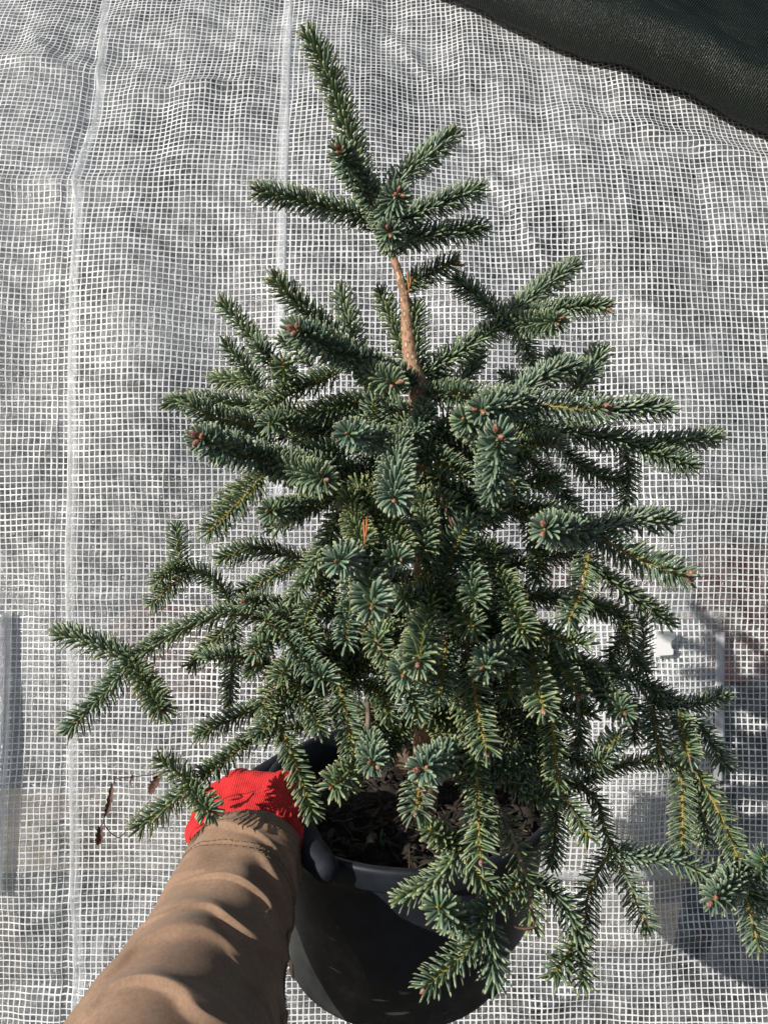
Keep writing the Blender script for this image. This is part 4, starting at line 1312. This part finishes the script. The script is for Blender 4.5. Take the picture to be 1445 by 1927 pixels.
# dried vine caught on the left twig
vine = empty("dried_vine", W(300, 1452, .56))
tag(vine, "thin dried brown vine with shrivelled leaves hanging from the left twig", "dead vine")
vp = [(312, 1448), (284, 1458), (246, 1462), (216, 1470), (208, 1510), (196, 1548), (222, 1576), (240, 1560), (262, 1530), (285, 1505)]
link("stem", mesh_np("stem", *tube(catmull([W(px, py, .56) for px, py in vp], 70), 0.00042, 5, 0.15), M_DRYLEAF), vine)
for (a_, b_, w_) in (((212, 1474), (198, 1538), .0022), ((188, 1556), (184, 1590), .0030), ((300, 1458), (282, 1494), .0038), ((250, 1458), (244, 1474), .0012)):
    m_ = W((a_[0] + b_[0]) / 2 + 3, (a_[1] + b_[1]) / 2, .552)
    link("leaf", leaf_mesh([W(*a_, .56), m_, W(*b_, .558)], w_, 0.8, M_DRYLEAF, "leaf", 12, 0.25), vine)
link("leaf_stalk", mesh_np("leaf_stalk", *tube(catmull([W(196, 1548, .56), W(188, 1557, .56)], 4), 0.0005, 5), M_DRYLEAF), vine)

# ------------------------------------------------------------------ the arm that holds the pot
def polar(deg, r_, z_):
    return Vector((PX + r_ * math.cos(R(deg)), PY + r_ * math.sin(R(deg)), z_))


def capsule(p, q, r0, r1, k=14):
    p = np.array(p); q = np.array(q)
    L = np.linalg.norm(q - p); d = (q - p) / max(L, 1e-6)
    pts, rad = [], []
    for t in np.linspace(-1, -0.05, 6):
        pts.append(p + d * r0 * t); rad.append(r0 * math.sqrt(max(0.0, 1 - t * t)) + 1e-4)
    for t in np.linspace(0, 1, 4):
        pts.append(p + (q - p) * t); rad.append(r0 + (r1 - r0) * t)
    for t in np.linspace(0.05, 1, 6):
        pts.append(q + d * r1 * t); rad.append(r1 * math.sqrt(max(0.0, 1 - t * t)) + 1e-4)
    return tube(np.array(pts), np.array(rad), k)


def remeshed(name, caps, voxel, smooth_it, mats):
    V, f, s = join_np([capsule(*c) for c in caps])
    me = mesh_np(name + "_raw", V, f, s, mats)
    o = bpy.data.objects.new(name + "_raw", me); COL.objects.link(o)
    m = o.modifiers.new("r", 'REMESH'); m.mode = 'VOXEL'; m.voxel_size = voxel; m.use_smooth_shade = True
    m2 = o.modifiers.new("s", 'SMOOTH'); m2.factor = 0.5; m2.iterations = smooth_it
    dg = bpy.context.evaluated_depsgraph_get()
    out = bpy.data.meshes.new_from_object(o.evaluated_get(dg))
    out.name = name
    bpy.data.objects.remove(o); bpy.data.meshes.remove(me)
    return out


WR = W(462, 1604, .572)
K_IDX = W(452, 1478, .650); K_MID = W(416, 1500, .648); K_RNG = W(392, 1532, .636); K_PNK = W(380, 1566, .620)
TH0 = W(500, 1545, .600); TH1 = W(536, 1488, .618); TH2 = W(556, 1550, .582); TH3 = W(590, 1606, .548); TH4 = W(612, 1634, .535)
fz = ZR - 0.030
FING = []
for kx, kn in enumerate((K_IDX, K_MID, K_RNG, K_PNK)):
    z_ = kn.z - 0.020
    rp = PR + 0.012 - 0.16 * (ZR - z_)
    FING.append((kn, polar(172 - 2 * kx, rp + 0.006, z_), polar(152, rp, z_ - 0.004), polar(134 + 4 * kx, rp - 0.002, z_ - 0.008)))
def hand_caps(e):
    c = []
    for kn in (K_IDX, K_MID, K_RNG, K_PNK):
        c.append((WR, kn, 0.026 + e, 0.0155 + e))
    c.append((K_IDX, K_MID, 0.0150 + e, 0.0150 + e)); c.append((K_MID, K_RNG, 0.0150 + e, 0.0145 + e)); c.append((K_RNG, K_PNK, 0.0145 + e, 0.014 + e))
    for (k0, f1, f2, f3) in FING:
        c.append((k0, f1, 0.0140 + e, 0.0115 + e)); c.append((f1, f2, 0.0115 + e, 0.0105 + e)); c.append((f2, f3, 0.0105 + e, 0.0090 + e))
    c.append((WR, TH0, 0.028 + e, 0.026 + e)); c.append((TH0, TH1, 0.024 + e, 0.0185 + e)); c.append((TH0, TH2, 0.022 + e, 0.0170 + e)); c.append((TH1, TH2, 0.0175 + e, 0.0165 + e))
    c.append((TH2, TH3, 0.0150 + e, 0.0112 + e)); c.append((TH3, TH3 + (TH4 - TH3) * 0.3, 0.0125 + e, 0.0125 + e)); c.append((TH3, TH4, 0.0105 + e, 0.0118 + e))
    c.append((TH0, K_IDX, 0.022 + e, 0.016 + e)); c.append((TH1, K_IDX, 0.0150 + e, 0.0145 + e)); c.append((TH1, K_MID, 0.0150 + e, 0.0145 + e))
    return c

ELB = W(300, 2060, .385); ARM2 = W(200, 2420, .30)
person = link("person", remeshed("person", [(a_, b_, r0, r1) for a_, b_, r0, r1 in hand_caps(-0.0045)] + [(WR, W(425, 1730, .505), 0.030, 0.034), (W(425, 1730, .505), ELB, 0.034, 0.044), (ELB, ARM2, 0.046, 0.05)], 0.004, 6, [M_SKIN]))
tag(person, "arm in a brown cotton sleeve and red knit glove holding the pot by its rim", "person")

glove_me = remeshed("glove", hand_caps(0.0), 0.0022, 9, [M_RED, M_COAT])
nv = len(glove_me.vertices)
co = np.zeros(nv * 3, dtype=np.float32); glove_me.vertices.foreach_get('co', co); co = co.reshape(-1, 3)
# direction across the knuckles and along the hand, for the knit ribs
along = np.array((K_MID + K_IDX) / 2 - WR); along /= np.linalg.norm(along)
across = np.array(K_PNK - TH1); across -= along * np.dot(across, along); across /= np.linalg.norm(across)
kn = np.ones((nv, 4), dtype=np.float32)
rel = co - np.array(WR)
kn[:, 0] = rel @ across; kn[:, 1] = rel @ along; kn[:, 2] = 0
ca = glove_me.color_attributes.new('knit', 'FLOAT_COLOR', 'POINT'); ca.data.foreach_set('color', kn.ravel())
# latex coating on the palm side: near the pot wall, and on finger and thumb ends
thdir = np.array(TH3)
for p in glove_me.polygons:
    c = np.array(p.center)
    rad_ = math.hypot(c[0] - PX, c[1] - PY)
    toax = np.array([PX - c[0], PY - c[1]]); toax /= np.linalg.norm(toax)
    facing = p.normal.x * toax[0] + p.normal.y * toax[1]
    ang = math.degrees(math.atan2(c[1] - PY, c[0] - PX)) % 360
    coat = facing > 0.62 or ang < 171 or (c[1] < W(580, 1590, .56).y and c[0] > W(572, 1590, .56).x) or (facing > -0.2 and c[0] > W(566, 1585, .565).x)
    p.material_index = 1 if coat else 0
glove = link("glove", glove_me, person)
glove['label'] = "red knit work glove with dark grey coated palm and fingertips"

# sleeve
SL = [((470, 1606), .566, .0480), ((458, 1640), .550, .0505), ((440, 1690), .528, .0525), ((412, 1760), .500, .0555), ((382, 1840), .468, .0600), ((348, 1925), .435, .0660), ((300, 2060), .388, .070), ((250, 2230), .34, .072), ((200, 2420), .30, .074)]
ax = catmull([W(*p, y_) for p, y_, r_ in SL], 260)
ax_s = np.concatenate([[0], np.cumsum(np.linalg.norm(np.diff(ax, axis=0), axis=1))])
kn_s = [ax_s[int(np.argmin(np.linalg.norm(ax - np.array(W(*p, y_)), axis=1)))] for p, y_, r_ in SL]
T, N, B = frames(ax)
# make angle 0 point at the viewer's side so folds can be placed
K = 220
th = np.linspace(0, 2 * math.pi, K, endpoint=False)
viewv = norm(np.array(CAM)[None, :] - ax)
E1 = norm(viewv - T * np.sum(viewv * T, 1, keepdims=True))      # toward the camera
E2 = np.cross(T, E1)                                            # sideways
if E2[0][0] < 0: E2 = -E2                                       # + = photo right
rad0 = np.interp(ax_s, kn_s, [r_ for _, _, r_ in SL])
SS, TT = np.meshgrid(ax_s, th, indexing='ij')
TA = np.arctan2(np.sin(TT), np.cos(TT))                         # -pi..pi, 0 = toward viewer, + = right
nF = Noise(80, 0.5, 1.4, 10); nG = Noise(81, 3, 8, 12); nH = Noise(82, 9, 20, 12)
disp = 0.0020 * np.sin(TA * 2 + SS * 22 + 0.6) + 0.0013 * nG(SS * 1.3, np.sin(TA) * 0.10) + 0.00035 * nH(SS * 2.0, np.sin(TA) * 0.10)


WARP = 0.006 * nG(SS * 2.0, np.sin(TA) * 0.12) + 0.0025 * nH(SS * 2.5, np.sin(TA) * 0.10)


def fold(s0, a0, slope, width, alen, amp, sharp=0.32):
    """crescent fold: steep on the shaded side, gentle on the other"""
    global disp
    d = SS + WARP - (s0 + slope * (TA - a0) + 0.014 * (TA - a0) ** 2)
    w2 = np.where(d > 0, width * sharp, width * 1.6)
    disp = disp + amp * np.exp(-np.abs(d / w2) ** 1.6) * np.exp(-np.abs((TA - a0) / alen) ** 2.4)


fold(0.020, -0.15, 0.004, 0.007, 0.60, 0.0042)
fold(0.024, 0.75, 0.020, 0.006, 0.45, 0.0030)
fold(0.043, 0.25, 0.004, 0.007, 0.40, 0.0042)
fold(0.050, -0.75, -0.010, 0.010, 0.40, 0.0030)
fold(0.058, 0.95, 0.030, 0.007, 0.50, 0.0034)
fold(0.068, 0.10, 0.022, 0.008, 0.65, 0.0052, 0.22)
fold(0.098, 0.35, -0.012, 0.010, 0.75, 0.0070, 0.22)
fold(0.112, -0.75, -0.035, 0.014, 0.35, 0.0036)
fold(0.134, 1.10, 0.050, 0.009, 0.45, 0.0040)
fold(0.138, -0.35, -0.030, 0.016, 0.55, 0.0062, 0.28)
fold(0.158, 0.70, 0.055, 0.007, 0.45, 0.0030)
fold(0.186, 0.05, 0.010, 0.012, 0.85, 0.0075, 0.2)
fold(0.196, 0.95, 0.050, 0.010, 0.40, 0.0042)
fold(0.240, 0.0, 0.010, 0.018, 1.0, 0.006)
# lengthwise seam bulge on the right side
disp = disp + 0.0014 * np.exp(-((TA - 1.05 - 0.8 * SS) / 0.05) ** 2) * (SS > 0.03)
# hem at the cuff: doubled cloth
hem_s = 0.016
disp = disp + 0.0012 / (1 + np.exp((SS - hem_s) / 0.0009))
seam2 = 0.036 + 0.003 * np.sin(TA)
disp = disp - 0.0010 * np.exp(-((SS - seam2) / 0.0016) ** 2)
RADI = rad0[:, None] * (1 + 0.05 * np.cos(2 * TA)) + disp
P = ax[:, None, :] + RADI[..., None] * (np.cos(TT)[..., None] * E1[:, None, :] + np.sin(TT)[..., None] * E2[:, None, :])
# turn the cuff edge inwards
inn = []
for r_, back in ((0.0016, -0.0006), (0.0036, 0.0), (0.0040, 0.004), (0.0045, 0.014), (0.006, 0.03)):
    ring = ax[0][None, :] + (RADI[0] - r_)[:, None] * (np.cos(th)[:, None] * E1[0] + np.sin(th)[:, None] * E2[0]) + T[0] * back
    inn.append(ring)
P = np.concatenate([np.stack(inn[::-1]), P], 0)
sleeve_me = grid_mesh("sleeve", P, M_SLEEVE, closed_u=True)
sleeve = link("sleeve", sleeve_me, person)
sleeve['label'] = "brown cotton jacket sleeve with stitched cuff"


def surf(s, a):
    i = np.interp(s, ax_s, np.arange(len(ax_s)))
    k = (a % (2 * math.pi)) / (2 * math.pi) * K
    i0, k0 = int(i), int(k) % K
    return P[i0 + 5, k0], norm(np.cos(a) * E1[i0] + np.sin(a) * E2[i0])


sp = []
for base, sway in ((0.0135, 0.0), (0.034, 0.003), (0.0385, 0.003)):
    na = 150
    for k in range(na):
        a = -math.pi + 2 * math.pi * k / na
        a2 = a + 2 * math.pi / na * 0.62
        p0, n0 = surf(base + sway * math.sin(a), a); p1, n1 = surf(base + sway * math.sin(a2), a2)
        pa = [p0 + n0 * 0.0001, (p0 + p1) / 2 + n0 * 0.0007, p1 + n1 * 0.0001]
        sp.append(tube(np.array(pa), [0.00025, 0.0004, 0.00025], 4))
for off in (0.0, 0.035):
    for k in range(170):
        s_ = 0.042 + k * 0.0022
        if s_ > ax_s[-1] - 0.01: break
        f_ = lambda q: 1.02 + off + 0.8 * q
        p0, n0 = surf(s_, f_(s_)); p1, n1 = surf(s_ + 0.0015, f_(s_ + 0.0015))
        sp.append(tube(np.array([p0 + n0 * 0.0001, (p0 + p1) / 2 + n0 * 0.0006, p1 + n1 * 0.0001]), [0.00025, 0.0004, 0.00025], 4))
st = link("stitching", mesh_np("stitching", *join_np(sp), M_STITCH), sleeve)
st['kind'] = 'stuff'
print("branches:", n_branch)
